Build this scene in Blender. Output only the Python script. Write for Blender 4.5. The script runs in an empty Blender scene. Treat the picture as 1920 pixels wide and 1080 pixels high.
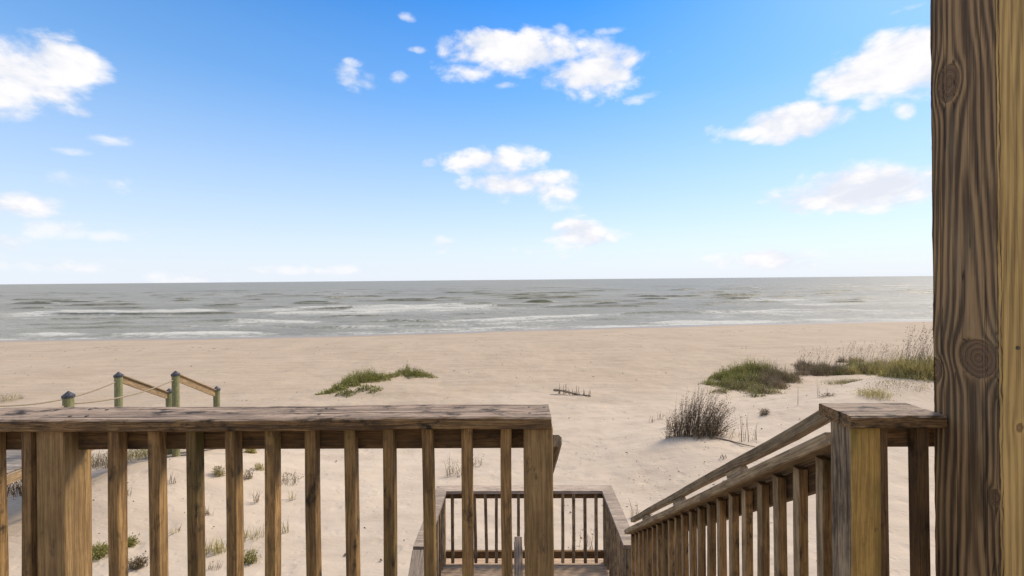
import bpy, math, random
import numpy as np
from mathutils import Vector, Matrix

sc = bpy.context.scene
COL = sc.collection
R = math.radians
random.seed(7)

# ---------------------------------------------------------------- camera
F = 820.0                       # focal length in pixels of the 1920 px wide photograph
CAM = Vector((0, 0, 7.5))       # sea level is z = 0, the deck is 1.4 m below the lens
YAW, ROLL, PPY = R(0.8), R(0.52), 524.5
cam = bpy.data.cameras.new('camera')
cam.sensor_width = 36.0
cam.lens = 36.0 * F / 1920
cam.shift_y = -(540 - PPY) / 1920
cam.clip_start, cam.clip_end = 0.05, 90000
CR = (Matrix.Rotation(YAW, 4, 'Z') @ Matrix.Rotation(math.pi / 2, 4, 'X') @ Matrix.Rotation(-ROLL, 4, 'Z'))
camo = bpy.data.objects.new('camera', cam)
camo.matrix_world = Matrix.Translation(CAM) @ CR
COL.objects.link(camo)
sc.camera = camo


def ray(px, py):
    return CR.to_3x3() @ Vector(((px - 960) / F, (PPY - py) / F, -1))


def at_y(px, py, y):
    d = ray(px, py); return CAM + d * (y / d.y)


def at_x(px, py, x):
    d = ray(px, py); return CAM + d * (x / d.x)


def at_z(px, py, z):
    d = ray(px, py); return CAM + d * ((z - CAM.z) / d.z)


# ---------------------------------------------------------------- node helper
class E:
    """a socket with arithmetic"""
    def __init__(s, t, o): s.t, s.o = t, o
    def _m(s, op, *a):
        n = s.t.nodes.new('ShaderNodeMath'); n.operation = op
        for i, v in enumerate((s,) + a):
            if isinstance(v, E): s.t.links.new(v.o, n.inputs[i])
            else: n.inputs[i].default_value = v
        return E(s.t, n.outputs[0])
    def __add__(s, b): return s._m('ADD', b)
    __radd__ = __add__
    def __sub__(s, b): return s._m('SUBTRACT', b)
    def __rsub__(s, b): return (s * -1.0) + b
    def __mul__(s, b): return s._m('MULTIPLY', b)
    __rmul__ = __mul__
    def __truediv__(s, b): return s._m('DIVIDE', b)
    def max(s, b): return s._m('MAXIMUM', b)
    def min(s, b): return s._m('MINIMUM', b)
    def abs(s): return s._m('ABSOLUTE')
    def sin(s): return s._m('SINE')
    def pow(s, b): return s._m('POWER', b)
    def ss(s, a, b, c=0.0, d=1.0, kind='SMOOTHSTEP'):
        n = s.t.nodes.new('ShaderNodeMapRange'); n.interpolation_type = kind
        s.t.links.new(s.o, n.inputs[0])
        for i, v in enumerate((a, b, c, d)): n.inputs[i + 1].default_value = v
        return E(s.t, n.outputs[0])


class T:
    def __init__(s, tree): s.t = tree; tree.nodes.clear()
    def new(s, k, **kw):
        n = s.t.nodes.new(k)
        for a, b in kw.items(): setattr(n, a, b)
        return n
    def link(s, a, b): s.t.links.new(a.o if isinstance(a, E) else a, b)
    def e(s, o): return E(s.t, o)
    def vec(s, v, scale=(1, 1, 1), off=None):
        n = s.new('ShaderNodeVectorMath', operation='MULTIPLY')
        s.link(v, n.inputs[0]); n.inputs[1].default_value = scale
        if off is None: return n.outputs[0]
        m = s.new('ShaderNodeVectorMath', operation='ADD'); s.link(n.outputs[0], m.inputs[0])
        if isinstance(off, E): s.link(off, m.inputs[1])
        else: m.inputs[1].default_value = off
        return m.outputs[0]
    def noise(s, v, scale, detail=3, rough=0.5, dist=0.0, color=False):
        n = s.new('ShaderNodeTexNoise'); s.link(v, n.inputs['Vector'])
        n.inputs['Scale'].default_value = scale; n.inputs['Detail'].default_value = detail
        n.inputs['Roughness'].default_value = rough; n.inputs['Distortion'].default_value = dist
        return n.outputs['Color'] if color else E(s.t, n.outputs['Fac'])
    def voro(s, v, scale, rnd=1.0):
        n = s.new('ShaderNodeTexVoronoi'); s.link(v, n.inputs['Vector'])
        n.inputs['Scale'].default_value = scale; n.inputs['Randomness'].default_value = rnd
        return E(s.t, n.outputs['Distance'])
    def mix(s, f, a, b, mode='MIX'):
        n = s.new('ShaderNodeMix', data_type='RGBA', blend_type=mode)
        for i, v in ((0, f), (6, a), (7, b)):
            if isinstance(v, E): s.link(v, n.inputs[i])
            elif hasattr(v, 'is_output'): s.link(v, n.inputs[i])
            else: n.inputs[i].default_value = v if i == 0 else (tuple(v) + (1,))[:4]
        return n.outputs[2]
    def scale(s, c, f):                      # colour times scalar
        n = s.new('ShaderNodeVectorMath', operation='SCALE')
        s.link(c, n.inputs[0])
        if isinstance(f, E): s.link(f, n.inputs['Scale'])
        else: n.inputs['Scale'].default_value = f
        return n.outputs[0]
    def bump(s, h, strength, dist, nrm=None):
        n = s.new('ShaderNodeBump'); s.link(h, n.inputs['Height'])
        n.inputs['Strength'].default_value = strength; n.inputs['Distance'].default_value = dist
        if nrm is not None: s.link(nrm, n.inputs['Normal'])
        return n.outputs[0]
    def attr(s, name):
        n = s.new('ShaderNodeAttribute', attribute_name=name); return E(s.t, n.outputs['Fac'])
    def out(s, color, rough=0.8, nrm=None, spec=0.5, ior=None):
        b = s.new('ShaderNodeBsdfPrincipled'); o = s.new('ShaderNodeOutputMaterial')
        if hasattr(color, 'is_output') or isinstance(color, E): s.link(color, b.inputs['Base Color'])
        else: b.inputs['Base Color'].default_value = tuple(color) + (1,)
        if isinstance(rough, E): s.link(rough, b.inputs['Roughness'])
        else: b.inputs['Roughness'].default_value = rough
        b.inputs['Specular IOR Level'].default_value = spec
        if ior: b.inputs['IOR'].default_value = ior
        if nrm is not None: s.link(nrm, b.inputs['Normal'])
        s.link(b.outputs[0], o.inputs[0]); return b, o


def new_mat(name):
    m = bpy.data.materials.new(name); m.use_nodes = True
    return m, T(m.node_tree)


# ---------------------------------------------------------------- world: Nishita sky with cumulus
SUN_AZ, SUN_EL = R(54), R(42)            # azimuth to the right of the view, elevation
world = bpy.data.worlds.new('World'); sc.world = world; world.use_nodes = True
world.cycles.sampling_method = 'MANUAL'; world.cycles.sample_map_resolution = 512
w = T(world.node_tree)
sky = w.new('ShaderNodeTexSky', sky_type='NISHITA', sun_disc=False, sun_elevation=SUN_EL,
            sun_rotation=SUN_AZ, altitude=0, air_density=1.0, dust_density=0.25, ozone_density=2.2)
tcw = w.new('ShaderNodeTexCoord'); dirv = tcw.outputs['Generated']
sep = w.new('ShaderNodeSeparateXYZ'); w.link(dirv, sep.inputs[0])
sx, sy, sz = (w.e(sep.outputs[i]) for i in range(3))
az = sx._m('ARCTAN2', sy)
hyp = (sx * sx + sy * sy).pow(0.5).max(0.02)
el = sz / hyp
hsv = w.new('ShaderNodeHueSaturation'); hsv.inputs['Saturation'].default_value = 1.55
hsv.inputs['Hue'].default_value = 0.507; hsv.inputs['Value'].default_value = 1.24
w.link(sky.outputs[0], hsv.inputs['Color'])
bg_sky = w.new('ShaderNodeBackground'); bg_sky.inputs['Strength'].default_value = 0.15
w.link(hsv.outputs[0], bg_sky.inputs['Color'])

# x, y, half width, half height (photograph pixels), opacity, slant
CLOUDS = [(35, 150, 130, 66, 1, 0), (110, 118, 82, 50, 1, 0), (-60, 150, 140, 70, 1, 0), (155, 207, 24, 14, .6, 0),
          (215, 265, 58, 18, .42, .2), (140, 284, 34, 9, .35, 0), (175, 345, 78, 22, .38, 0), (240, 328, 20, 22, .35, 0),
          (30, 383, 110, 28, .9, -.08), (90, 424, 75, 20, .45, 0), (0, 462, 50, 24, .5, 0), (120, 500, 160, 14, .4, 0), (600, 505, 130, 10, .3, 0), (230, 440, 60, 12, .3, 0),
          (985, 100, 150, 44, 1, -.05), (1110, 128, 110, 54, 1, 0), (880, 136, 76, 26, .85, .25), (920, 80, 66, 26, .95, 0),
          (950, 160, 46, 12, .5, -.35), (672, 150, 42, 24, .6, 0), (747, 146, 28, 13, .65, 0), (765, 33, 24, 13, .4, .4),
          (838, 80, 24, 13, .45, 0), (1150, 57, 48, 10, .5, -.1), (1207, 183, 40, 13, .5, .2), (670, 118, 22, 10, .35, 0),
          (787, 92, 20, 7, .3, 0), (1490, 229, 100, 34, 1.05, 0), (1370, 245, 54, 18, .45, 0), 
          (1660, 118, 128, 66, 1.1, .2), (1590, 145, 70, 44, .95, 0), (1720, 130, 110, 66, 1, 0), (1700, 205, 26, 22, .8, 0),
          (1645, 188, 40, 22, .85, 0), (1695, 18, 84, 16, .7, .33), (1590, 357, 165, 38, 1.15, 0), (1682, 312, 26, 13, .55, 0),
          (935, 303, 112, 28, .85, .02), (985, 350, 130, 32, .9, 0), (805, 306, 20, 12, .7, 0), (1030, 372, 70, 26, .5, 0),
          (1095, 440, 80, 34, .95, -.3), (1430, 492, 120, 24, .85, 0), (360, 520, 90, 14, .6, 0), (835, 458, 26, 14, .35, 0),
          (930, 462, 26, 14, .3, 0), (1000, 480, 90, 20, .3, 0), (1820, 250, 90, 40, .8, 0), (1900, 420, 90, 30, .7, 0)]
cn = w.noise(w.vec(dirv, (1, 1, 1.9), (0, 2.3, 0.4)), 9.0, 9, 0.62, 0.25)
ae = w.new('ShaderNodeCombineXYZ'); w.link(az, ae.inputs[0]); w.link(el, ae.inputs[1]); ae.inputs[2].default_value = 1.0
env = env2 = None
f_az = lambda d: math.atan2(d.x, d.y)
f_el = lambda d: d.z / math.hypot(d.x, d.y)
for (cx, cy, a, b, op, sl) in CLOUDS:
    d0, d1, d2 = ray(cx, cy), ray(cx + a, cy), ray(cx, cy - b)
    A, B = max(abs(f_az(d1) - f_az(d0)), .004), max(abs(f_el(d2) - f_el(d0)), .004)
    n = w.new('ShaderNodeVectorMath', operation='MULTIPLY_ADD'); w.link(ae.outputs[0], n.inputs[0])
    n.inputs[1].default_value = (1 / A, 1 / B, 0); n.inputs[2].default_value = (-f_az(d0) / A, -f_el(d0) / B, 0)
    v = n.outputs[0]
    if sl:
        n = w.new('ShaderNodeVectorMath', operation='CROSS_PRODUCT'); w.link(v, n.inputs[0]); n.inputs[1].default_value = (0, 0, sl * A / B)
        m_ = w.new('ShaderNodeVectorMath', operation='ADD'); w.link(v, m_.inputs[0]); w.link(n.outputs[0], m_.inputs[1]); v = m_.outputs[0]
    q = w.new('ShaderNodeVectorMath', operation='DOT_PRODUCT'); w.link(v, q.inputs[0]); w.link(v, q.inputs[1])
    c = w.e(q.outputs['Value'])
    if op >= 0.7:
        c = c._m('MULTIPLY_ADD', -0.80, 1.34 * op - 0.10); env = c if env is None else env.max(c)
    else:
        c = c._m('MULTIPLY_ADD', -0.80, 0.62 + 0.5 * op); env2 = c if env2 is None else env2.max(c)
vw = w.new('ShaderNodeVectorMath', operation='MULTIPLY_ADD'); w.link(w.noise(dirv, 14.0, 3, 0.6, 0, True), vw.inputs[0]); vw.inputs[1].default_value = (.05, .05, .05); w.link(w.vec(dirv, (1, 1, 1.5)), vw.inputs[2])
vor = w.voro(vw.outputs[0], 26.0)
nz = (cn - 0.5) * 3.5 + (0.42 - vor) * 0.75
dens = (env.max(-3.0) + nz).ss(0.05, 1.15).max((env2.max(-3.0) + nz * 1.7).ss(-0.1, 1.6) * 0.66)
# unseen cumulus added beyond the view, thicker, to whiten the ambient light
away = az.abs().ss(0.95, 1.15).max(el.ss(0.72, 0.9))
gen = w.noise(w.vec(dirv, (1, 1, 2.2), (7.3, 2.2, 5.1)), 2.6, 7, 0.56, 0.3)
dens = dens.max(gen.ss(0.40, 0.57) * away * el.ss(0.02, 0.15))
# white summer haze low over the sea
veil = el.ss(0.0, 0.76, 1.0, 0.0, 'LINEAR').pow(0.95) * 0.97
cs = w.noise(w.vec(dirv, (1, 1, 1.9), (0, 2.3, 0.445)), 8.5, 4, 0.58, 0.3)
lit = (cn - cs) * 2.4 + 0.62 + (0.42 - vor) * 0.55
ccol = w.mix(lit.ss(0.2, 0.95), (0.68, 0.71, 0.785), (0.85, 0.84, 0.855))
bg_veil = w.new('ShaderNodeBackground'); w.link(w.mix(el.ss(0.0, 0.42, 0, 1, 'LINEAR'), (0.69, 0.745, 0.835), (0.355, 0.555, 0.80)), bg_veil.inputs['Color'])
bg_cl = w.new('ShaderNodeBackground'); w.link(ccol, bg_cl.inputs['Color'])
m1 = w.new('ShaderNodeMixShader'); w.link(veil, m1.inputs[0]); w.link(bg_sky.outputs[0], m1.inputs[1]); w.link(bg_veil.outputs[0], m1.inputs[2])
m2 = w.new('ShaderNodeMixShader'); w.link(dens, m2.inputs[0]); w.link(m1.outputs[0], m2.inputs[1]); w.link(bg_cl.outputs[0], m2.inputs[2])
wo = w.new('ShaderNodeOutputWorld'); w.link(m2.outputs[0], wo.inputs[0])

sun = bpy.data.lights.new('sun', 'SUN'); sun.energy = 3.9; sun.angle = R(18); sun.color = (1.0, 0.87, 0.70)
suno = bpy.data.objects.new('sun', sun); COL.objects.link(suno)
sdir = Vector((math.sin(SUN_AZ) * math.cos(SUN_EL), math.cos(SUN_AZ) * math.cos(SUN_EL), math.sin(SUN_EL)))
suno.rotation_euler = sdir.to_track_quat('Z', 'Y').to_euler()
suno.location = (20, 0, 30)

vs = sc.view_settings
vs.view_transform = 'Standard'; vs.look = 'None'; vs.exposure = 0.25; vs.gamma = 1.0; vs.use_curve_mapping = False
sc.cycles.max_bounces = 6; sc.cycles.diffuse_bounces = 3; sc.cycles.transparent_max_bounces = 8

# ---------------------------------------------------------------- numpy noise
_rs = np.random.RandomState(11)
_P = _rs.permutation(512)
_G = np.stack([np.cos(_rs.rand(512) * 2 * np.pi), np.sin(_rs.rand(512) * 2 * np.pi)], 1)
_ang = _rs.rand(512) * 2 * np.pi
_G = np.stack([np.cos(_ang), np.sin(_ang)], 1)


def pn(x, y, seed=0):
    x = np.asarray(x, float) + seed * 17.37; y = np.asarray(y, float) + seed * 9.71
    xi, yi = np.floor(x).astype(int), np.floor(y).astype(int)
    fx, fy = x - xi, y - yi
    u, v = fx ** 3 * (fx * (fx * 6 - 15) + 10), fy ** 3 * (fy * (fy * 6 - 15) + 10)
    def g(ix, iy, dx, dy):
        h = _P[(_P[ix & 511] + iy) & 511]
        return _G[h, 0] * dx + _G[h, 1] * dy
    a = g(xi, yi, fx, fy); b = g(xi + 1, yi, fx - 1, fy)
    c = g(xi, yi + 1, fx, fy - 1); d = g(xi + 1, yi + 1, fx - 1, fy - 1)
    return (a + u * (b - a)) + v * ((c + u * (d - c)) - (a + u * (b - a)))


def fbm(x, y, oct=4, seed=0, gain=0.5):
    s = 0; a = 1.0; x = np.asarray(x, float); y = np.asarray(y, float)
    for k in range(oct):
        s = s + a * pn(x, y, seed + k); x = x * 2.03; y = y * 2.03; a *= gain
    return s


def sstep(a, b, x):
    t = np.clip((np.asarray(x, float) - a) / (b - a), 0, 1); return t * t * (3 - 2 * t)


# ---------------------------------------------------------------- mesh helpers
WM = {}


def reg(o, M, parent=None):
    COL.objects.link(o)
    if parent is not None:
        o.parent = parent; o.matrix_parent_inverse = WM[parent.name].inverted()
    o.matrix_basis = M
    WM[o.name] = M.copy()
    return o


def tag(o, label=None, cat=None, group=None, kind=None):
    for k, v in (('label', label), ('category', cat), ('group', group), ('kind', kind)):
        if v: o[k] = v
    return o


def thing(name, loc, label, cat, group=None):
    return tag(reg(bpy.data.objects.new(name, None), Matrix.Translation(Vector(loc))), label, cat, group)


def mesh_np(name, v, f, mats=(), smooth=False):
    me = bpy.data.meshes.new(name)
    if isinstance(f, np.ndarray):
        n, k = f.shape
        me.vertices.add(len(v)); me.vertices.foreach_set('co', np.asarray(v, np.float32).ravel())
        me.loops.add(n * k); me.loops.foreach_set('vertex_index', f.astype(np.int32).ravel())
        me.polygons.add(n); me.polygons.foreach_set('loop_start', np.arange(0, n * k, k, dtype=np.int32))
        me.update(calc_edges=True)
    else:
        me.from_pydata([tuple(p) for p in v], [], f)
    for m in mats: me.materials.append(m)
    if smooth: me.polygons.foreach_set('use_smooth', np.ones(len(me.polygons), bool))
    return me


def obj(name, me, parent=None, M=None):
    return reg(bpy.data.objects.new(name, me), M if M is not None else Matrix.Identity(4), parent)


def fattr(me, name, vals):
    a = me.attributes.new(name, 'FLOAT', 'POINT'); a.data.foreach_set('value', np.asarray(vals, np.float32))


def frame(p0, p1, up):
    p0, p1 = Vector(p0), Vector(p1)
    x = (p1 - p0); L = x.length; x.normalize()
    z = Vector(up); z = (z - x * z.dot(x)).normalized(); y = z.cross(x)
    M = Matrix(((x.x, y.x, z.x), (x.y, y.y, z.y), (x.z, y.z, z.z))).to_4x4()
    M.translation = (p0 + p1) / 2
    return M, L


_bc = {}


def board_mesh(name, L, wd, th, mats, n=2, ch=0.004, wob=0.0, seed=0, facefn=None, sub=1, rough=0.0):
    """a plank along local X, wd along Y, th along Z, chamfered, with a little warp"""
    key = (name, round(L, 4), wd, th, tuple(m.name for m in mats), n, ch, wob, seed, facefn, sub, rough)
    if key in _bc: return _bc[key]
    hy, hz = wd / 2, th / 2
    prof = []
    corners = [(-hy, -hz), (hy, -hz), (hy, hz), (-hy, hz)]
    for i in range(4):
        a, b = corners[i], corners[(i + 1) % 4]
        dx, dy = b[0] - a[0], b[1] - a[1]; l = math.hypot(dx, dy); dx /= l; dy /= l
        for k in range(sub + 1):
            t = ch + (l - 2 * ch) * k / sub
            prof.append((a[0] + dx * t, a[1] + dy * t))
    m = len(prof); prof = np.array(prof)
    xs = np.linspace(-L / 2, L / 2, n + 1)
    V = np.zeros((n + 1, m, 3)); V[:, :, 0] = xs[:, None]; V[:, :, 1:] = prof[None]
    if wob:
        V[:, :, 1] += (wob * pn(xs * 1.7 + seed * 3.3, xs * 0 + seed, 3))[:, None]
        V[:, :, 2] += (wob * pn(xs * 1.9 + seed * 5.1, xs * 0 + seed, 5))[:, None]
    if rough:
        ang = np.arange(m)[None, :] * 0.9
        nn = fbm(xs[:, None] * 14 + seed, ang + 0 * xs[:, None], 3, 8) * rough
        rr = np.linalg.norm(prof, axis=1)[None]
        V[:, :, 1] += nn * prof[None, :, 0] / rr; V[:, :, 2] += nn * prof[None, :, 1] / rr
    V = V.reshape(-1, 3)
    fs = []
    for i in range(n):
        for j in range(m):
            a, b = i * m + j, i * m + (j + 1) % m
            fs.append((a, a + m, b + m, b)[::-1])
    fs.append(tuple(range(m))[::-1]); fs.append(tuple(n * m + j for j in range(m)))
    me = mesh_np(name, V, fs, mats)
    if facefn:
        for p in me.polygons: p.material_index = facefn(p.normal)
    _bc[key] = me
    return me


def board(name, p0, p1, wd, th, mats, parent=None, up=(0, 0, 1), **kw):
    M, L = frame(p0, p1, up)
    if not isinstance(mats, (tuple, list)): mats = (mats,)
    return obj(name, board_mesh(name, L, wd, th, mats, **kw), parent, M)


def prism(name, poly, z0, z1, mats, parent=None):
    n = len(poly)
    cx, cy = sum(p[0] for p in poly) / n, sum(p[1] for p in poly) / n
    v = [(p[0] - cx, p[1] - cy, z0 - z1) for p in poly] + [(p[0] - cx, p[1] - cy, 0) for p in poly]
    f = [tuple(range(n))[::-1], tuple(range(n, 2 * n))] + [(i, (i + 1) % n, n + (i + 1) % n, n + i) for i in range(n)]
    return obj(name, mesh_np(name, v, f, mats), parent, Matrix.Translation((cx, cy, z1)))


# ---------------------------------------------------------------- wood materials
def make_wood(name, light, dark, stain=0.5, top=None, mold=(0.025, 0.02, 0.014), grain=1.0, crack=0.0, gloss=0.75, algae=0.0):
    m, t = new_mat(name)
    tc = t.new('ShaderNodeTexCoord'); oi = t.new('ShaderNodeObjectInfo')
    rnd = t.e(oi.outputs['Random'])
    off = t.new('ShaderNodeCombineXYZ')
    for i, k in enumerate((31.0, 17.0, 23.0)): t.link(rnd * k, off.inputs[i])
    offe = t.e(off.outputs[0])
    ob = tc.outputs['Object']
    v = t.vec(ob, (1, 1, 1), offe)
    warp = t.noise(t.vec(v, (2.0, 4, 4)), 1.0, 2, color=True)
    ws = t.new('ShaderNodeVectorMath', operation='MULTIPLY_ADD')
    t.link(warp, ws.inputs[0]); ws.inputs[1].default_value = (0, .035, .035); t.link(v, ws.inputs[2])
    v2 = ws.outputs[0]
    streak = t.noise(t.vec(v2, (9, 300 * grain, 300 * grain)), 1.0, 4, 0.65)
    band = t.noise(t.vec(v2, (2.2, 95 * grain, 95 * grain)), 1.0, 4, 0.6, 0.25)
    patch = t.noise(t.vec(v, (7, 14, 14)), 1.0, 5, 0.65)
    blot = t.noise(t.vec(v, (9, 20, 20), (5, 5, 5)), 1.0, 6, 0.68)
    f = (band - 0.5) * 1.25 + (streak - 0.5) * 1.25 + (patch - 0.5) * 1.0 + 0.45
    col = t.mix(f.ss(0.12, 0.9), dark, light)
    if algae:
        col = t.mix(t.noise(t.vec(v, (3, 7, 7), (9, 1, 4)), 1.0, 3).ss(0.5, 0.75) * algae, col, (0.16, 0.14, 0.035))
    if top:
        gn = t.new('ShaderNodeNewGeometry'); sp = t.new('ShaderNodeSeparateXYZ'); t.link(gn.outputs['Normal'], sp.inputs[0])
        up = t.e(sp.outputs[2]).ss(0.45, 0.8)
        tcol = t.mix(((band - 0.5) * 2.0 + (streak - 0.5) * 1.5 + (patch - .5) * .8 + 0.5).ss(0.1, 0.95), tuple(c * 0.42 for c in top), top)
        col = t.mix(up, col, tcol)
    col = t.mix(blot.ss(0.62 - 0.1 * stain, 0.76 - 0.06 * stain) * (0.55 + 0.4 * stain), col, mold)
    h = streak * 0.55 + band * 0.7
    if crack:
        cw = t.noise(t.vec(v, (1.1, 0.4, 0.4)), 1.0, 3)
        spx = t.new('ShaderNodeSeparateXYZ'); t.link(ob, spx.inputs[0])
        yy = t.e(spx.outputs[1])
        cr = None
        for k, (y0, th) in enumerate(((-0.018, 0.47), (0.03, 0.52), (0.052, .5), (-0.047, 0.53))):
            gate = t.noise(t.vec(ob, (1.3, 0, 0), (k * 7.7, k, 0)), 1.0, 2).ss(th, th + .05)
            c = (yy - y0 - (cw - 0.5) * 0.055).abs().ss(0.0006, 0.0032, 1, 0) * gate
            cr = c if cr is None else cr.max(c)
        col = t.mix(cr * 0.85, col, (0.02, 0.016, 0.012)); h = h - cr * 1.6
    col = t.scale(col, (rnd - 0.5) * 0.55 + 1.0)
    nr = t.bump(h, 1.0, 0.006)
    t.out(col, gloss, nr, 0.25)
    return m


W_BAL = make_wood('wood_baluster', (0.4, 0.24, 0.095), (0.13, 0.076, 0.033), 0.95, algae=0.5)
W_POST = make_wood('wood_rail_post', (0.41, 0.26, 0.112), (0.19, 0.118, 0.052), 0.45, algae=0.5)
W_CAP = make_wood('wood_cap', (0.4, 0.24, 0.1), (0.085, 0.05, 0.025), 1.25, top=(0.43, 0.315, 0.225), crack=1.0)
W_SUB = make_wood('wood_subrail', (0.25, 0.145, 0.062), (0.085, 0.05, 0.024), 0.7)
W_YEL = make_wood('wood_sheltered', (0.58, 0.36, 0.105), (0.3, 0.18, 0.055), 0.35, algae=0.9)
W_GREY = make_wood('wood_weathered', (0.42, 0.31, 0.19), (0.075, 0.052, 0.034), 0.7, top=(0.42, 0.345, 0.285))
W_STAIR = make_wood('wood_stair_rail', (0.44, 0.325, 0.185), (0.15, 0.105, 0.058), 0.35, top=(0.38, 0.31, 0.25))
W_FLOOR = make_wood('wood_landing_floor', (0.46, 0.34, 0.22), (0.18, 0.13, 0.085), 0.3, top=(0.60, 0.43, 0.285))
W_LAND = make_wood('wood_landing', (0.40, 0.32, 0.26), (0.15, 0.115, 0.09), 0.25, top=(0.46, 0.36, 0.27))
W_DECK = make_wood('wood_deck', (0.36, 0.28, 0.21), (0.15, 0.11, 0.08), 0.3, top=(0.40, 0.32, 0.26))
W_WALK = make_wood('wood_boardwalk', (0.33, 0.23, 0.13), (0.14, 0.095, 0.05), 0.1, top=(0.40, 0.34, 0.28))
W_PILE = make_wood('wood_treated_piling', (0.27, 0.25, 0.125), (0.12, 0.13, 0.06), 0.15, algae=0.2)

# ---------------------------------------------------------------- terrain
SHX, SHY = [], []
for px, py in ((-40, 638), (250, 634), (500, 631), (640, 628), (800, 623.5), (1000, 617.5), (1280, 610), (1500, 605), (1740, 600)):
    p = at_z(px, py, 0.0); SHX.append(p.x); SHY.append(p.y)
SHX = [-2000] + SHX + [2000]; SHY = [SHY[0] - 30] + SHY + [SHY[-1] + 150]
SHX, SHY = np.array(SHX), np.array(SHY)


def yshore(x):
    x = np.asarray(x, float)
    return (np.interp(x - 4, SHX, SHY) + np.interp(x, SHX, SHY) + np.interp(x + 4, SHX, SHY)) / 3


PS = [-400, -60, -20, 0, 6, 20, 35, 45, 55, 62, 90, 400]
PZ = [-12, -2.2, -0.8, 0.0, 0.28, 0.62, 1.02, 1.45, 2.05, 2.5, 2.9, 3.2]


def ground(x, y):
    x = np.asarray(x, float); y = np.asarray(y, float)
    s = yshore(x) - y
    sm = lambda q: np.interp(q, PS, PZ)
    z = (sm(s - 2.5) + 2 * sm(s) + sm(s + 2.5)) / 4
    # dune ridge on the right
    ax, ay, bx, by = 6.2, 13.5, 26.0, 23.5
    L2 = (bx - ax) ** 2 + (by - ay) ** 2
    t = ((x - ax) * (bx - ax) + (y - ay) * (by - ay)) / L2
    tc = np.clip(t, 0, 1.6)
    dd = np.hypot(x - ax - tc * (bx - ax), y - ay - tc * (by - ay))
    z = z + (0.60 + 0.95 * sstep(0.0, 0.5, t)) * np.exp(-(dd / 3.2) ** 2)
    # hummock beside the boardwalk on the left, small hummock under the green patch
    z = z + 0.95 * np.exp(-((x + 9.3) / 2.6) ** 2 - ((y - 11.2) / 2.6) ** 2)
    z = z + 0.30 * np.exp(-((x + 7.3) / 2.6) ** 2 - ((y - 24.6) / 1.5) ** 2)
    inland = sstep(4, 22, s)
    z = z + inland * (0.16 * fbm(x / 7.0, y / 7.0, 3, 2) + 0.03 * fbm(x / 1.3, y / 1.3, 2, 6))
    return z


_gx = np.arange(-90, 90.01, 0.25); _gy = np.arange(-8, 100.01, 0.25)
_GZ = ground(*np.meshgrid(_gx, _gy)).tolist()


def G(x, y):
    u, v = min(max((x + 90) * 4, 0), 719.99), min(max((y + 8) * 4, 0), 431.99)
    i, j = int(u), int(v); u -= i; v -= j
    a, b = _GZ[j], _GZ[j + 1]
    return (a[i] * (1 - u) + a[i + 1] * u) * (1 - v) + (b[i] * (1 - u) + b[i + 1] * u) * v


def on_ground(px, py):
    d = ray(px, py); y = 5.0
    while y < 90:
        p = CAM + d * (y / d.y)
        if p.z <= G(p.x, p.y):
            lo, hi = y - 0.25, y
            for _ in range(12):
                mid = (lo + hi) / 2; q = CAM + d * (mid / d.y)
                if q.z <= G(q.x, q.y): hi = mid
                else: lo = mid
            return CAM + d * (hi / d.y)
        y += 0.25
    return CAM + d * (y / d.y)


def grow(a, b, d0, r, dmax=1e9):
    out = [a]; d = d0
    while out[-1] < b:
        out.append(out[-1] + d); d = min(d * r, dmax)
    return out


def grid(xs, ys):
    X, Y = np.meshgrid(xs, ys); nx, ny = len(xs), len(ys)
    idx = np.arange(nx * ny).reshape(ny, nx)
    f = np.stack([idx[:-1, :-1], idx[:-1, 1:], idx[1:, 1:], idx[1:, :-1]], -1).reshape(-1, 4)
    return X, Y, f


def make_sand():
    m, t = new_mat('beach_sand')
    tc = t.new('ShaderNodeTexCoord'); p = tc.outputs['Object']
    big = t.noise(p, 0.22, 4, 0.55); mid = t.noise(t.vec(p, (1, 1.6, 1)), 1.4, 4, 0.6); fine = t.noise(p, 26.0, 4, 0.65)
    streak = t.noise(t.vec(p, (0.16, 1.5, 1)), 1.0, 5, 0.6)
    f = (big - .5) * 0.7 + (mid - .5) * 0.5 + (streak - .5) * 0.9 + 0.5
    col = t.mix(f.ss(0.2, 0.85), (0.345, 0.263, 0.180), (0.425, 0.337, 0.238))
    col = t.mix(t.attr('dry') * 0.85, col, t.mix(f.ss(0.2, 0.85), (0.445, 0.360, 0.268), (0.535, 0.440, 0.336)))
    col = t.mix((fine - 0.5).ss(-0.25, 0.3) * 0.22, col, (0.49, 0.405, 0.32))
    # flecks of shell hash and plant bits
    fl = t.voro(t.vec(p, (1, 1, 1)), 5.5).ss(0.035, 0.075, 1, 0) * t.noise(p, 0.5, 2).ss(0.5, 0.65)
    col = t.mix(fl * 0.75, col, (0.10, 0.075, 0.055))
    wet = t.attr('wet')
    col = t.mix(wet, col, (0.25, 0.20, 0.15))
    rip = t.noise(t.vec(p, (0.8, 2.2, 1)), 2.6, 3, 0.6, 0.6)
    foot = t.voro(t.vec(p, (1, 1, 1)), 2.1).ss(0.12, 0.34) * t.noise(p, 0.35, 2).ss(0.4, 0.6)
    foot2 = t.voro(t.vec(p, (1, 1, 1), (3.3, 1.2, 0)), 4.6).ss(0.1, 0.3)
    h = rip * 0.05 + foot * 0.045 + foot2 * 0.018 + fine * 0.009 + mid * 0.05
    dry = 1.0 - wet
    nr = t.bump(h * dry, 0.45, 1.0)
    t.out(col, wet.ss(0, 1, 0.95, 0.35), nr, 0.25)
    return m


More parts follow.
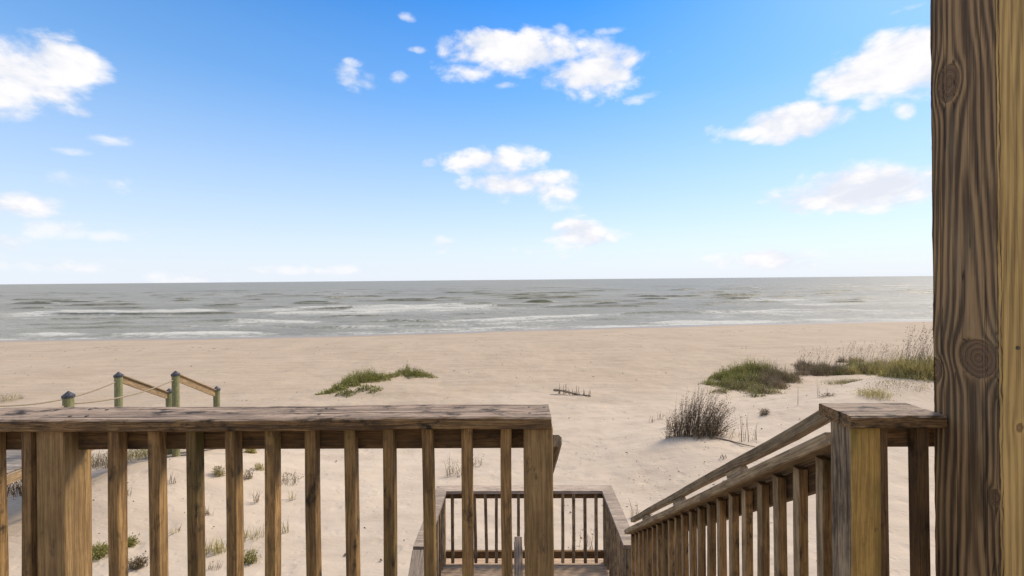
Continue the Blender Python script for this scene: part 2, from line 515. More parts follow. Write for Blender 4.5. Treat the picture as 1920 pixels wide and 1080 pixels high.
SAND = make_sand()
xr = grow(14, 120, 0.09, 1.035); xr2 = grow(xr[-1], 40000, 6, 1.35)
xl = grow(11, 120, 0.09, 1.035); xl2 = grow(xl[-1], 40000, 6, 1.35)
xs = np.array([-q for q in reversed(xl2[1:])] + [-q for q in reversed(xl)] + list(np.arange(-10.91, 13.95, 0.09)) + xr + xr2[1:])
yb = grow(6, 400, 0.5, 1.3)
ys = np.array([-q + 8 for q in reversed(yb[1:])] + list(np.arange(2.1, 22, 0.09)) + grow(22, 110, 0.1, 1.012))
X, Y, f = grid(xs, ys)
Z = ground(X, Y)
near = sstep(4, 12, yshore(X) - Y) * sstep(90, 30, np.hypot(X, Y))
Z = Z + near * (0.075 * fbm(X * .45, Y * .7, 2, 61) + 0.03 * fbm(X * 1.6, Y * 2.2, 3, 21) + 0.012 * np.abs(pn(X * 3.1, Y * 3.6, 33)) * -1)
# trodden dimples
dm = pn(X * 2.4, Y * 2.4, 41)
Z = Z - near * 0.03 * sstep(0.28, 0.5, dm) * sstep(-0.1, 0.25, pn(X * 0.25, Y * 0.25, 50))
me = mesh_np('sand_beach', np.stack([X, Y, Z], -1).reshape(-1, 3), f, (SAND,), True)
sN = yshore(X) - Y + 1.6 * fbm(X / 9.0, Y / 9.0, 3, 5)
fattr(me, 'wet', (sstep(5.5, 1.2, sN)).ravel())
fattr(me, 'dry', sstep(36, 52, sN + 2.5 * fbm(X / 3.0, Y / 3.0, 3, 25)).ravel())
tag(obj('sand_beach', me), kind='structure')


# ---------------------------------------------------------------- sea
def make_water():
    m, t = new_mat('sea_water')
    tc = t.new('ShaderNodeTexCoord'); p = tc.outputs['Object']
    foam = t.attr('foam'); far = t.attr('far'); face = t.attr('face')
    n1 = t.noise(t.vec(p, (0.22, 0.30, 1)), 1.0, 7, 0.7, 0.3)
    n2 = t.noise(t.vec(p, (1.6, 0.9, 1)), 1.0, 4, 0.6, 0.2)
    fm = (foam + (n1 - 0.5) * 1.5 + (n2 - 0.5) * 1.5).ss(0.34, 1.05)
    silt = t.noise(t.vec(p, (0.010, 0.035, 1)), 1.0, 3)
    wc = t.mix(silt.ss(0.3, 0.7), (0.225, 0.215, 0.172), (0.29, 0.276, 0.226))
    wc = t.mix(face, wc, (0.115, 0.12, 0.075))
    col = t.mix(fm * 0.82, wc, (0.545, 0.535, 0.48))
    c1 = t.noise(t.vec(p, (0.25, 0.6, 1)), 1.0, 5, 0.62); c2 = t.noise(t.vec(p, (1.2, 2.4, 1)), 1.0, 3, 0.6)
    c3 = t.noise(t.vec(p, (0.02, 0.07, 1)), 1.0, 3, 0.6)
    nr = t.bump(c1 * 0.55 + c2 * 0.16 + c3 * 2.2, 0.9, 1.0)
    t.out(col, fm.ss(0, 1, 0.42, 0.85), nr, 0.11, 1.33)
    return m


rows = np.array(list(np.arange(44, 150, 0.42)) + grow(150, 420, 0.5, 1.012)[0:] + [])
rows = np.concatenate([rows, np.array(grow(rows[-1] + 6, 60000, 7, 1.12))])
tt = np.concatenate([np.linspace(-1.42, 1.42, 620)])
tl = -np.array(grow(1.46, 12, 0.06, 1.4))[::-1]; tt = np.concatenate([tl, tt, -tl[::-1]])
TT, D = np.meshgrid(tt, rows)
X = TT * D; Y = D.copy()
ny, nx = X.shape
idx = np.arange(nx * ny).reshape(ny, nx)
f = np.stack([idx[:-1, :-1], idx[:-1, 1:], idx[1:, 1:], idx[1:, :-1]], -1).reshape(-1, 4)
S = Y - yshore(X)
calm = sstep(1500, 500, D)
S2 = S + calm * (7 * fbm(X / 75, S / 60, 2, 4) + 2.2 * fbm(X / 16, S / 14, 2, 9))
Z = np.zeros_like(X); foam = np.zeros_like(X); face = np.zeros_like(X)
CREST = [(4, .16, .9, 3.5), (13, .26, .5, 6), (21, .32, .75, 7), (33, .30, .35, 6), (46, .42, .80, 9), (58, .5, .95, 12),
         (71, .45, .8, 11), (88, .55, .25, 6), (104, .75, .28, 6), (122, .55, .22, 6), (142, .6, .35, 7), (165, .5, .3, 7),
         (195, .6, .45, 8), (228, .5, .2, 7), (265, .5, .25, 8), (310, .5, .2, 9)]
for k, (c, h, fo, Lt) in enumerate(CREST):
    ds = S2 - c - 3.0 * pn(X / 33, X * 0 + k * 3.3, 60 + k)
    m = 0.25 + 1.15 * sstep(-0.22, 0.42, fbm(X / 24 + k * 5.7, X * 0 + k, 3, 70 + k))
    m = m * np.clip(calm, 0.3, 1)
    prof = np.where(ds < 0, np.exp(-(ds / 1.1) ** 2), np.exp(-(ds / 4.2) ** 2))
    Z += h * m * prof
    fmask = fo * (0.30 + 1.15 * sstep(-0.18, 0.30, fbm(X / 30 + k * 3.1, X * 0 + 2.2 * k, 3, 90 + k)))
    foam = np.maximum(foam, fmask * np.where(ds < 0, np.exp(ds / Lt), np.exp(-(ds / 1.6) ** 2)) * np.where(ds < 0, 1.0, 1.0))
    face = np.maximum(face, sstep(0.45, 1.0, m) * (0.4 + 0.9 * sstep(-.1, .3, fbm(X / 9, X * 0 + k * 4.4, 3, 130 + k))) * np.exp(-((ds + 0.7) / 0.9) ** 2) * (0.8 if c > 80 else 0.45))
Z += calm * (0.10 * fbm(X / 5.0, Y / 3.0, 3, 14) + 0.07 * pn(X / 1.6, Y / 1.3, 17)) + 0.12 * sstep(60, 200, S) * calm * fbm(X / 22, Y / 9, 2, 19)
for px, py, hw, hh in ((1012, 567, 5.0, 1.0), (590, 567, 7.0, .75), (1140, 569, 4.0, .5), (1230, 560, 6.0, .5), (905, 545, 7, .6), (1390, 560, 7, .5), (140, 566, 9, .5), (420, 572, 6, .45), (1590, 566, 6, .5)):
    p = at_z(px, py, 0.2)
    ex = np.exp(-np.abs((X - p.x) / hw) ** 3); ds = Y - p.y - .6 * pn(X / 5, X * 0 + px, 3)
    Z += hh * ex * np.where(ds < 0, np.exp(-(ds / 1.0) ** 2), np.exp(-(ds / 4.0) ** 2))
    face = np.maximum(face, 1.3 * ex * np.exp(-((ds + .6) / 1.0) ** 2)); foam = foam * (1 - .9 * ex * np.exp(-((ds + .3) / 2.0) ** 2))
    foam = np.maximum(foam, .8 * np.exp(-((X - p.x - hw) / (hw * .5)) ** 2) * np.exp(-((ds) / 1.5) ** 2))
edge = sstep(-2, 8, S)
Z = Z * edge + 0.02 - 0.6 * sstep(-3.5, -9, S)
# the swash: a lacy sheet of foam along the waterline
sw = S + 1.3 * fbm(X / 11, X * 0 + 1.5, 4, 30)
foam = np.maximum(foam, 0.85 * sstep(8.0, 1.0, sw) * (0.55 + 0.7 * sstep(-0.3, 0.3, fbm(X / 18, S / 6, 3, 31))))
foam = np.maximum(foam, 0.42 * sstep(0.26, 0.5, fbm(X / 16, S / 5, 3, 36)) * sstep(400, 100, S))
face *= (1 - np.clip(foam - 0.35, 0, 0.6))
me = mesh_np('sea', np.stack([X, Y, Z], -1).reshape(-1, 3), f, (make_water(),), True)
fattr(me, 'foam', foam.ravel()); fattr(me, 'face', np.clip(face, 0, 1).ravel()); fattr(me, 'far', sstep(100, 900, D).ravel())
tag(obj('sea', me), kind='structure')

# ---------------------------------------------------------------- the deck and its house
ZD = 6.10                         # deck surface
YC0, YC1 = 1.31, 1.45             # cap rail, near and far edge
ZC = 7.086                        # top of the cap rail
deck = thing('deck', (-0.4, 0, ZD), 'weathered plank porch deck carrying the railing above the sand', 'deck')
k = 0; y = -2.6
while y < 1.40:
    board('plank', (-3.4, y + .07, ZD - .019), (2.7, y + .07, ZD - .019), .138, .038, W_DECK, deck, n=4, seed=k % 4, wob=.003); y += .1445; k += 1
board('rim_board', (-3.4, 1.455, ZD - .135), (2.7, 1.455, ZD - .135), .038, .19, W_GREY, deck)
for x in (-3.2, -1.0, 1.2, 2.5):
    board('piling', (x, 1.30, G(x, 1.3) - .6), (x, 1.30, ZD - .04), .2, .2, W_GREY, deck, up=(0, -1, 0))
    board('joist', (x, -2.6, ZD - .13), (x, 1.19, ZD - .13), .04, .18, W_GREY, deck)

mw, t = new_mat('house_siding'); tc = t.new('ShaderNodeTexCoord')
t.out(t.mix(t.noise(tc.outputs['Object'], 3, 4), (0.42, 0.38, 0.31), (0.48, 0.44, 0.36)), 0.7)
SIDING = mw
house = thing('beach_house', (-0.4, -2.8, 2.6), 'pale clapboard beach house wall with a porch beam behind the deck', 'house')
obj('wall', board_mesh('wall', 7.4, .16, 6.6, (SIDING,), n=1), house, Matrix.Translation((-0.4, -2.82, 5.9)))
for i in range(15):
    board('clapboard', (-4.1, -2.73, 6.25 + i * .19), (3.3, -2.73, 6.25 + i * .19), .022, .182, SIDING, house, n=1, up=(0, .06, 1))
board('porch_beam', (1.25, 1.28, 9.01), (3.2, 1.28, 9.01), .14, .19, W_SUB, house, n=2)

# ---------------------------------------------------------------- left deck railing
rail = thing('deck_railing', (-1.5, 1.38, ZD), 'brown wooden deck railing with flat cap and square balusters along the left', 'railing')
XR = at_y(1034, 790, YC0).x
def cap_board(name, x0, x1, parent, seed):
    return board(name, (x0, (YC0 + YC1) / 2, ZC - .019), (x1, (YC0 + YC1) / 2, ZC - .019), YC1 - YC0, .038, W_CAP, parent,
                 n=120, ch=.005, wob=.006, seed=seed, sub=5, rough=.0035)
cap_board('cap_rail', -3.35, XR, rail, 1)
board('top_rail', (-3.3, 1.398, ZC - .079), (at_y(985, 820, 1.4).x, 1.398, ZC - .079), .038, .080, W_SUB, rail, n=6, wob=.003)
board('bottom_rail', (-3.3, 1.398, ZD + .12), (at_y(985, 820, 1.4).x, 1.398, ZD + .12), .038, .088, W_SUB, rail, n=6)
mi, t = new_mat('rusty_screw'); t.out((0.045, 0.032, 0.024), 0.55)
cc = [(math.cos(a) * .0055, math.sin(a) * .0055) for a in np.linspace(0, 2 * math.pi, 9)[:-1]]
SCREW = mesh_np('screw_head', [(a, b, 0) for a, b in cc] + [(a * .7, b * .7, .0016) for a, b in cc],
                [tuple(range(8, 16))] + [(i, (i + 1) % 8, 8 + (i + 1) % 8, 8 + i) for i in range(8)], (mi,))
def screws(parent, pts):
    for p in pts: obj('screw_head', SCREW, parent, Matrix.Translation(p))
caps = [o for o in rail.children if o.name.startswith('cap_rail')]
screws(caps[0], [(x + random.uniform(-.008, .008), y_ + random.uniform(-.006, .006), ZC + .0012) for x in (-2.3, -1.40, -1.34, -.62, .03, .075) for y_ in (1.345, 1.415)])
for px in (67.5, 983):
    x = at_y(px, 900, 1.335).x + .0445
    board('post', (x, 1.3795, ZD), (x, 1.3795, ZC - .040), .089, .089, W_POST if px > 500 else W_POST, rail, up=(0, -1, 0), n=8, ch=.003, wob=.002, seed=int(px), sub=2, rough=.0006)
bl = []
for i, px in enumerate((39, 200.5, 276, 348, 421.5, 495.5, 571, 645, 717, 791, 865, 938)):
    bl.append(at_y(px, 900, 1.340).x + .0175)
x = bl[0]
while x > -3.1:
    x -= .1205; bl.append(x)
for i, x in enumerate(bl):
    tw = (random.random() - .5) * .010
    board('baluster', (x + tw, 1.358, ZD + .07), (x - tw * .3, 1.358, ZC - .040), .033, .036, W_BAL, rail, up=(random.uniform(-.08, .08), -1, 0),
          n=6, ch=.002, wob=.005, seed=i % 5)

# ---------------------------------------------------------------- short railing on the right, with its newel
short = thing('short_railing', (1.2, 1.38, ZD), 'short dark capped railing with stout newel post beside the tall porch post', 'railing')
XP = 1.265                         # left face of the tall porch post
xn = at_y(1596, 900, 1.335).x
xc0 = at_y(1596, 780, YC0).x
board('cap_rail', (xc0, (YC0 + YC1) / 2, ZC - .019), (XP - .002, (YC0 + YC1) / 2, ZC - .019), YC1 - YC0, .038, W_CAP, short, n=30, ch=.005, wob=.004, seed=9, sub=5, rough=.004)
side = lambda n: 1 if n.z > .6 else 0
board('newel_post', (xn + .0445, 1.3795, ZD), (xn + .0445, 1.3795, ZC - .040), .089, .089, (W_GREY, W_YEL), short, up=(0, -1, 0), n=10, ch=.003, wob=.002, seed=3, facefn=side, sub=2, rough=.0008)
board('top_rail', (xn + .090, 1.398, ZC - .079), (XP + .10, 1.398, ZC - .079), .038, .080, W_SUB, short, n=3)
board('bottom_rail', (xn + .090, 1.398, ZD + .12), (XP + .10, 1.398, ZD + .12), .038, .088, W_SUB, short, n=3)
for px in (1627, 1702):
    x = at_y(px, 900, 1.378).x + .0175
    board('baluster', (x, 1.358, ZD + .07), (x, 1.358, ZC - .040), .035, .035, W_SUB, short, up=(0, -1, 0), n=6, ch=.002, wob=.004, seed=2)


# ---------------------------------------------------------------- tall porch post, grain carved round its knots
def porch_post():
    wdt = .19; x0, y0 = XP, 1.166; z0, z1 = ZD, 8.915
    ncol, nrow = 56, 760
    kn = []
    for px, py, r, st in ((1780, 155, .032, 1.7), (1832, 672, .048, 1.1), (1750, 692, .026, 1.4), (1862, 932, .015, 1.5), (1800, -120, .03, 2), (1800, 1250, .03, 2)):
        p = at_x(px, py, XP); kn.append((p.y, p.z, r, st))
    zs = np.linspace(z0, z1, nrow)
    def psi(t, z, knots):
        mid = float(t.mean()) - .012
        t = t + .014 * fbm(z * 1.3, t * 3, 2, 101) + .0022 * fbm(z * 6, t * 22, 2, 104)
        k_in = np.zeros_like(t); ring = np.zeros_like(t); shift = np.zeros_like(t)
        for (tk, zk, r, st) in knots:
            dt, dz = t - tk, (z - zk) / st
            rr = np.hypot(dt, dz) + 1e-6
            far = np.exp(-(np.abs(z - zk) / .42) ** 2)
            shift = shift - np.where(rr > r, dt * r * r / rr ** 2, dt) * far * 1.15
            q = sstep(r * 1.08, r * .88, rr)
            ring = np.where(q > k_in, rr * 1.25 + .004 * pn(t * 60, z * 60, 7), ring)
            k_in = np.maximum(k_in, q)
        c = t + shift - mid
        base = c ** 2 * 3.0 + np.sqrt(c * c + .0001) * .55 + .026 * z + .016 * fbm(z * .8, t * 6, 3, 120)
        return np.where(k_in > .5, ring, base), k_in
    V, Fs, PSI, KN, MI = [], [], [], [], []
    def add_face(P, nrm, t, z, knots, depth, mi, flip):
        b, k = psi(t, z, knots)
        ph = b * 2 * np.pi * 64
        ridge = np.sin(ph) * .5 + .5
        disp = -depth * (1 - ridge) * (1 - .4 * k) - depth * 1.3 * k * (pn(t * 70, z * 70, 9) * .7 + .5)
        e = np.minimum(t - t.min(), t.max() - t)
        w_ = sstep(0, .006, e)
        disp = disp * (0.55 + 0.45 * w_) - .0035 * (1 - sstep(0, .007, e)) * (1 + .9 * fbm(z * 16, t * 0 + mi * 3.0, 3, 44))
        Q = P + nrm * disp[..., None]
        off = sum(len(v) for v in V)
        V.append(Q.reshape(-1, 3)); PSI.append(b.ravel()); KN.append(k.ravel())
        r, c = t.shape
        ii = np.arange(r * c).reshape(r, c) + off
        q = np.stack([ii[:-1, :-1], ii[:-1, 1:], ii[1:, 1:], ii[1:, :-1]], -1).reshape(-1, 4)
        if flip: q = q[:, ::-1]
        Fs.append(q); MI.append(np.full(len(q), mi))
    ts = np.linspace(0, wdt, ncol)
    Tm, Zm = np.meshgrid(ts, zs)
    Pl = np.stack([np.full_like(Tm, x0), y0 + Tm, Zm], -1)
    add_face(Pl, np.array([-1., 0, 0]), y0 + Tm, Zm, kn, .0022, 0, True)
    Pf = np.stack([x0 + Tm, np.full_like(Tm, y0), Zm], -1)
    add_face(Pf, np.array([0, -1., 0]), x0 + Tm, Zm, [(XP + .05, 7.1, .008, 1.5), (XP + .15, 7.9, .02, 1.8)], .0007, 1, False)
    ts2 = np.linspace(0, wdt, 6); zs2 = np.linspace(z0, z1, 60); T2, Z2 = np.meshgrid(ts2, zs2)
    add_face(np.stack([np.full_like(T2, x0 + wdt), y0 + T2, Z2], -1), np.array([1., 0, 0]), T2, Z2, [], .001, 0, False)
    add_face(np.stack([x0 + T2, np.full_like(T2, y0 + wdt), Z2], -1), np.array([0, 1., 0]), T2, Z2, [], .001, 0, True)
    mats = []
    for nm, lt, dk, gv, kc in (('wood_post_weathered', (0.35, 0.222, 0.104), (0.085, 0.054, 0.029), (0.30, 0.228, 0.14), (0.11, 0.066, 0.036)),
                               ('wood_post_sheltered', (0.60, 0.40, 0.145), (0.30, 0.19, 0.068), (0.58, 0.42, 0.12), (0.16, 0.09, 0.04))):
        m, t = new_mat(nm)
        tc = t.new('ShaderNodeTexCoord'); p = tc.outputs['Object']
        b = t.attr('psi'); kk = t.attr('knot')
        wgl = t.noise(t.vec(p, (30, 30, 1.6)), 1.0, 3, 0.6)
        ph = b * (2 * math.pi * 64) + (wgl - .5) * 3.0
        rid = ph.sin() * 0.5 + 0.5
        fib = t.noise(t.vec(p, (300, 300, 5)), 1.0, 4, 0.6)
        blot = t.noise(t.vec(p, (9, 9, 2.2)), 1.0, 4, 0.6)
        f = rid * 0.62 + .14 + (fib - .5) * 1.1 + (blot - .5) * 1.3 if nm.endswith('red') and 'weath' in nm else rid * 0.4 + 0.3 + (fib - .5) * 0.9 + (blot - .5) * 1.5
        col = t.mix(f.ss(0.05, 0.95), dk, lt)
        col = t.mix(t.noise(t.vec(p, (6, 6, 1.1), (4, 4, 4)), 1.0, 3).ss(0.5, 0.68) * 0.55, col, gv)
        col = t.mix(t.noise(t.vec(p, (14, 14, 2.4), (1, 7, 2)), 1.0, 4).ss(0.58, 0.72) * (0.75 if 'weath' in nm else 0.6), col, tuple(c * .9 for c in dk))
        col = t.mix(kk * 0.8, col, t.mix((b * (2 * math.pi * 170)).sin().ss(-.6, .9), kc, tuple(c * 1.6 for c in kc)))
        chk = t.noise(t.vec(p, (45, 45, 0.55), (2, 2, 8)), 1.0, 1).ss(0.485, 0.5) * t.noise(t.vec(p, (45, 45, 0.55), (2, 2, 8)), 1.0, 1).ss(0.5, 0.515, 1, 0)
        col = t.mix(chk * (0.8 if 'weath' in nm else 0.25), col, (0.015, 0.011, 0.008))
        nr = t.bump(rid * 0.5 + fib * 0.5 - chk * 0.8, 0.6, 0.003)
        t.out(col, 0.75, nr, 0.25); mats.append(m)
    V = np.concatenate(V); Fq = np.concatenate(Fs)
    base = np.array([x0 + wdt / 2, y0 + wdt / 2, z0])
    me = mesh_np('porch_post', V - base, Fq, mats, False)
    me.polygons.foreach_set('material_index', np.concatenate(MI).astype(np.int32))
    fattr(me, 'psi', np.concatenate(PSI)); fattr(me, 'knot', np.concatenate(KN))
    o = obj('porch_post', me, None, Matrix.Translation(Vector(base)))
    tag(o, 'tall thick weathered porch post with swirling knots at the right edge', 'post')
    n = at_y(1908, 652, y0)
    mi, t = new_mat('rusty_nail'); t.out((0.05, 0.055, 0.03), 0.6)
    c = [(math.cos(a) * .005, 0, math.sin(a) * .005) for a in np.linspace(0, 2 * math.pi, 10, endpoint=False)]
    v = c + [(p[0] * .7, -.0022, p[2] * .7) for p in c]
    fs = [tuple(range(10, 20))[::-1]] + [(i, (i + 1) % 10, 10 + (i + 1) % 10, 10 + i)[::-1] for i in range(10)]
    obj('nail_head', mesh_np('nail_head', v, fs, (mi,)), o, Matrix.Translation((n.x, y0 - .001, n.z)))


porch_post()

# ---------------------------------------------------------------- upper flight and landing
YT, YL0, YL1 = 1.476, 4.20, 5.42        # stair top, landing near and far edges
ZL = 4.03                               # landing floor
XA0, XA1 = .10, 1.02                    # clear width of the upper flight
ZS0 = at_y(1545, 813, 1.46).z           # sloped cap height at the top
ZS1 = at_y(1166, 993, 4.18).z
SL = (ZS0 - ZS1) / (4.18 - 1.46)
st = thing('upper_stairs', (.56, 2.8, ZL), 'wooden stair flight descending from the deck gap to the landing', 'stairs')
nR = 11; rise = (ZD - ZL) / nR; run = (YL0 - YT) / (nR - 1)
for i in range(1, nR):
    yy, zz = YT + (i - 1) * run, ZD - i * rise
    for k in (0, 1):
        board('tread', (XA0 + .004, yy + .07 + k * .137, zz - .019), (XA1 - .004, yy + .07 + k * .137, zz - .019), .132, .036, W_DECK, st, seed=i % 3)
for x in (XA0 + .03, XA1 - .03):
    board('stringer', (x, YT + .02, ZD - rise - .19), (x, YL0 - .01, ZL - .06 + .08), .036, .22, W_GREY, st)

# right-hand stair railing
rr = thing('stair_railing', (1.06, 2.8, ZL), 'sloping weathered stair railing with double handrail and many balusters', 'railing')
zc = lambda y: ZS0 - SL * (y - 1.46)
cs = math.cos(math.atan(SL)); nv = (0, math.sin(math.atan(SL)), cs)
def slope(name, x, y0, y1, dz, wd, th, mat, parent, zf=zc, **kw):
    return board(name, (x, y0, zf(y0) + dz), (x, y1, zf(y1) + dz), wd, th, mat, parent, up=(0, 0, 1), **kw)
slope('cap_rail', 1.058, 1.428, 4.18, -.019 / cs, .138, .038, W_STAIR, rr, n=40, wob=.006, seed=4, sub=2, rough=.002)
slope('handrail', 1.050, 1.50, 4.10, .046 / cs + .019 / cs, .040, .038, W_STAIR, rr, n=40, wob=.006, seed=6, sub=2, rough=.0015)
for yb_ in (2.13, 2.9, 3.65):
    slope('spacer_block', 1.052, yb_ - .07, yb_ + .07, .023 / cs, .036, .0455, W_STAIR, rr)
slope('top_rail', 1.092, 1.428, 4.12, -.090 / cs, .036, .086, W_SUB, rr, n=4)
slope('bottom_rail', 1.092, 1.48, 4.12, -.86, .036, .086, W_SUB, rr, n=4)
for i in range(21):
    yy = 1.53 + .1285 * i
    ch_ = random.uniform(-.003, .003)
    board('baluster', (1.054 + ch_, yy, zc(yy) - .97), (1.054, yy, zc(yy) - .040 / cs - .013), .036, .036, (W_BAL, W_STAIR), rr, up=(0, -1, 0), n=4, ch=.002, wob=.004, seed=i % 4,
          facefn=(lambda n: 1 if abs(n.y) > .6 else 0))

# left-hand stair railing of the same flight
rl = thing('stair_railing', (.09, 2.8, ZL), 'weathered sloping railing running down behind the end post', 'railing')
slope('cap_rail', .088, 1.452, 4.16, -.019 / cs, .105, .038, W_STAIR, rl, n=30, wob=.005, seed=5, sub=2, rough=.002, ch=.009)
slope('top_rail', .052, 1.46, 4.12, -.090 / cs, .036, .086, W_SUB, rl, n=4)
for i in range(20):
    yy = 1.58 + .1285 * i
    board('baluster', (.085, yy, zc(yy) - .97), (.085, yy, zc(yy) - .040 / cs - .013), .036, .036, W_BAL, rl, up=(0, -1, 0), n=4, ch=.002, wob=.004, seed=i % 4)

# landing
XL0, XL1 = at_y(819, 911, 5.41).x, 1.128
land = thing('stair_landing', (.06, 4.8, ZL), 'square plank landing platform at the foot of the upper stairs', 'landing')
yy = YL0; k = 0
while yy < YL1 - .05:
    board('plank', (XL0 + .01, yy + .069, ZL - .019), (XL1 - .01, yy + .069, ZL - .019),   .134, .036, W_FLOOR, land, n=3, seed=k % 3, wob=.004); yy += .1395; k += 1
for y_ in (YL0 + .02, YL1 - .02):
    board('rim_board', (XL0 + .02, y_, ZL - .135), (XL1 - .02, y_, ZL - .135), .036, .19, W_GREY, land)
lr = thing('landing_railing', (.06, 5.3, ZL), 'grey weathered railing boxing in the lower stair landing on three sides', 'railing')
ZLC = at_y(980, 922, 5.26).z
b = .14
prism('cap_rail', [(XL0, YL1), (XL0 + b, YL1 - b), (XL1 - b, YL1 - b), (XL1, YL1)], ZLC - .036, ZLC, (W_LAND,), lr)
prism('cap_rail', [(XL1, YL1 - .002), (XL1 - b, YL1 - b - .002), (XL1 - b, YL0 + .0), (XL1, YL0 + .0)], ZLC - .036, ZLC, (W_LAND,), lr)
prism('cap_rail', [(XL0 + b, YL1 - b - .002), (XL0, YL1 - .002), (XL0, YL0 - .02), (XL0 + b, YL0 - .02)], ZLC - .036, ZLC, (W_LAND,), lr)
for x, y_ in ((XL0 + .07, YL1 - .08), (XL1 - .07, YL1 - .08), (XL0 + .07, YL0 + .05), (XL1 - .07, YL0 + .05)):
    board('post', (x, y_, G(x, y_) - .5), (x, y_, ZLC - .038), .089, .089, W_GREY, lr, up=(0, -1, 0), n=6)
board('top_rail', (XL0 + .12, YL1 - .06, ZLC - .08), (XL1 - .12, YL1 - .06, ZLC - .08), .036, .086, W_SUB, lr, n=3)
zb = at_y(980, 1039, 5.36).z
board('bottom_rail', (XL0 + .12, YL1 - .06, zb), (XL1 - .12, YL1 - .06, zb), .036, .088, W_SUB, lr, n=3)
nb = 14; dx = (XL1 - XL0 - .28) / nb
for i in range(nb):
    x = XL0 + .14 + dx * (i + .5)
    board('baluster', (x + random.uniform(-.012, .012), YL1 - .10, ZL + .03), (x, YL1 - .10, ZLC - .038), .036, .036, W_GREY, lr, up=(0, -1, 0), n=3, ch=.002, wob=.006, seed=i % 3)
for xx, s_ in ((XL0 + .05, 1), (XL1 - .05, -1)):
    board('top_rail', (xx, YL0 + .10, ZLC - .08), (xx, YL1 - .13, ZLC - .08), .036, .086, W_SUB, lr, n=3)
    board('bottom_rail', (xx, YL0 + .10, zb), (xx, YL1 - .13, zb), .036, .086, W_SUB, lr, n=3)
    for i in range(7):
        y_ = YL0 + .17 + i * .138
        board('baluster', (xx + s_ * .038, y_, ZL + .03), (xx + s_ * .038, y_, ZLC - .038), .036, .036, W_GREY, lr, up=(0, -1, 0), n=3, ch=.002, wob=.004, seed=i % 3)

# lower flight, turning back under the deck
st2 = thing('lower_stairs', (-.45, 3.2, 2.7), 'lower wooden stair flight turning back from the landing to the sand', 'stairs')
zg = G(-.45, 2.4)
n2 = 7; rise2 = (ZL - zg) / n2; run2 = run
for i in range(1, n2):
    y_, zz = YL0 - (i - 1) * run2, ZL - i * rise2
    for k in (0, 1):
        board('tread', (XL0 + .12, y_ - .07 - k * .137, zz - .019), (-.07, y_ - .07 - k * .137, zz - .019), .132, .036, W_DECK, st2, seed=i % 3)
yb2 = YL0 - (n2 - 1) * run2
for x in (XL0 + .14, -.09):
    board('stringer', (x, YL0 - .02, ZL - rise2 - .19), (x, yb2, zg - .05), .036, .22, W_GREY, st2)
SL2 = rise2 / run2; cs2 = math.cos(math.atan(SL2))
for nm, xc, z0, lab in (('left', XL0 + .07, ZLC, 'grey lower stair railing falling away left of the landing'), ('mid', -.02, at_y(968, 1003, 4.16).z, 'pale lower stair railing seen between end post and last balusters')):
    o = thing('lower_stair_railing', (xc, 3.3, zg), lab, 'railing')
    z2 = lambda y, z0=z0: z0 - SL2 * (YL0 - .02 - y)
    wdt = .14 if nm == 'left' else .07
    slope('cap_rail', xc, yb2 + .05, YL0 - .03, -.019 / cs2, wdt, .038, W_LAND, o, zf=z2, n=10, wob=.004)
    slope('top_rail', xc + .02, yb2 + .1, YL0 - .05, -.085 / cs2, .036, .086, W_SUB, o, zf=z2)
    board('post', (xc, yb2 + .1, zg - .5), (xc, yb2 + .1, z2(yb2 + .1) - .05), .089, .089, W_GREY, o, up=(0, -1, 0))
    if nm == 'mid': board('post', (xc - .005, YL0 + .06, ZL - .3), (xc - .005, YL0 + .06, z0 - .10), .075, .089, W_LAND, o, up=(0, -1, 0))
    for i in range(12):
        y_ = YL0 - .12 - i * .128
        board('baluster', (xc - .018, y_, z2(y_) - .93), (xc - .018, y_, z2(y_) - .040 / cs2 - .013), .036, .036, W_GREY, o, up=(0, -1, 0), n=3, ch=.002)

# ---------------------------------------------------------------- neighbour's beach boardwalk with rope rails
ZW = 3.70
XWR, XWL = -10.35, -11.85
walk = thing('beach_boardwalk', (-11.1, 10, 2.5), 'neighbouring beach boardwalk with green pilings and steps down to sand', 'boardwalk')
y_ = 3.0; k = 0
while y_ < 13.1:
    board('plank', (XWL - .05, y_ + .07, ZW - .019), (XWR + .02, y_ + .07, ZW - .019), .134, .036, W_WALK, walk, seed=k % 3, wob=.003); y_ += .142; k += 1
for x in (XWL - .02, XWR + .04):
    board('stringer', (x, 3.0, ZW - .13), (x, 13.1, ZW - .13), .04, .2, W_WALK, walk, n=4)
ZE = G(-11, 15.2)
for i in range(1, 7):
    y2, z2_ = 13.1 + (i - 1) * .30, ZW - i * (ZW - ZE) / 7
    board('tread', (XWL, y2 + .14, z2_ - .02), (XWR, y2 + .14, z2_ - .02), .28, .038, W_WALK, walk)
for x in (XWL + .02, XWR - .02):
    board('step_stringer', (x, 13.08, ZW - .32), (x, 15.0, ZE + .06), .04, .22, W_WALK, walk)


def make_cap_mat():
    m, t = new_mat('piling_cap_black'); tc = t.new('ShaderNodeTexCoord')
    t.out(t.mix(t.noise(tc.outputs['Object'], 30, 3).ss(.4, .7), (0.022, 0.023, 0.03), (0.06, 0.06, 0.075)), 0.5); return m
CAPM = make_cap_mat()


def lathe(name, prof, mats, n=14, smooth=True):
    v, fs = [], []
    for (r, z) in prof:
        for i in range(n): v.append((r * math.cos(2 * math.pi * i / n), r * math.sin(2 * math.pi * i / n), z))
    for j in range(len(prof) - 1):
        for i in range(n):
            a, b2 = j * n + i, j * n + (i + 1) % n
            fs.append((a, b2, b2 + n, a + n))
    fs.append(tuple(range(n))[::-1]); fs.append(tuple((len(prof) - 1) * n + i for i in range(n)))
    return mesh_np(name, v, fs, mats)


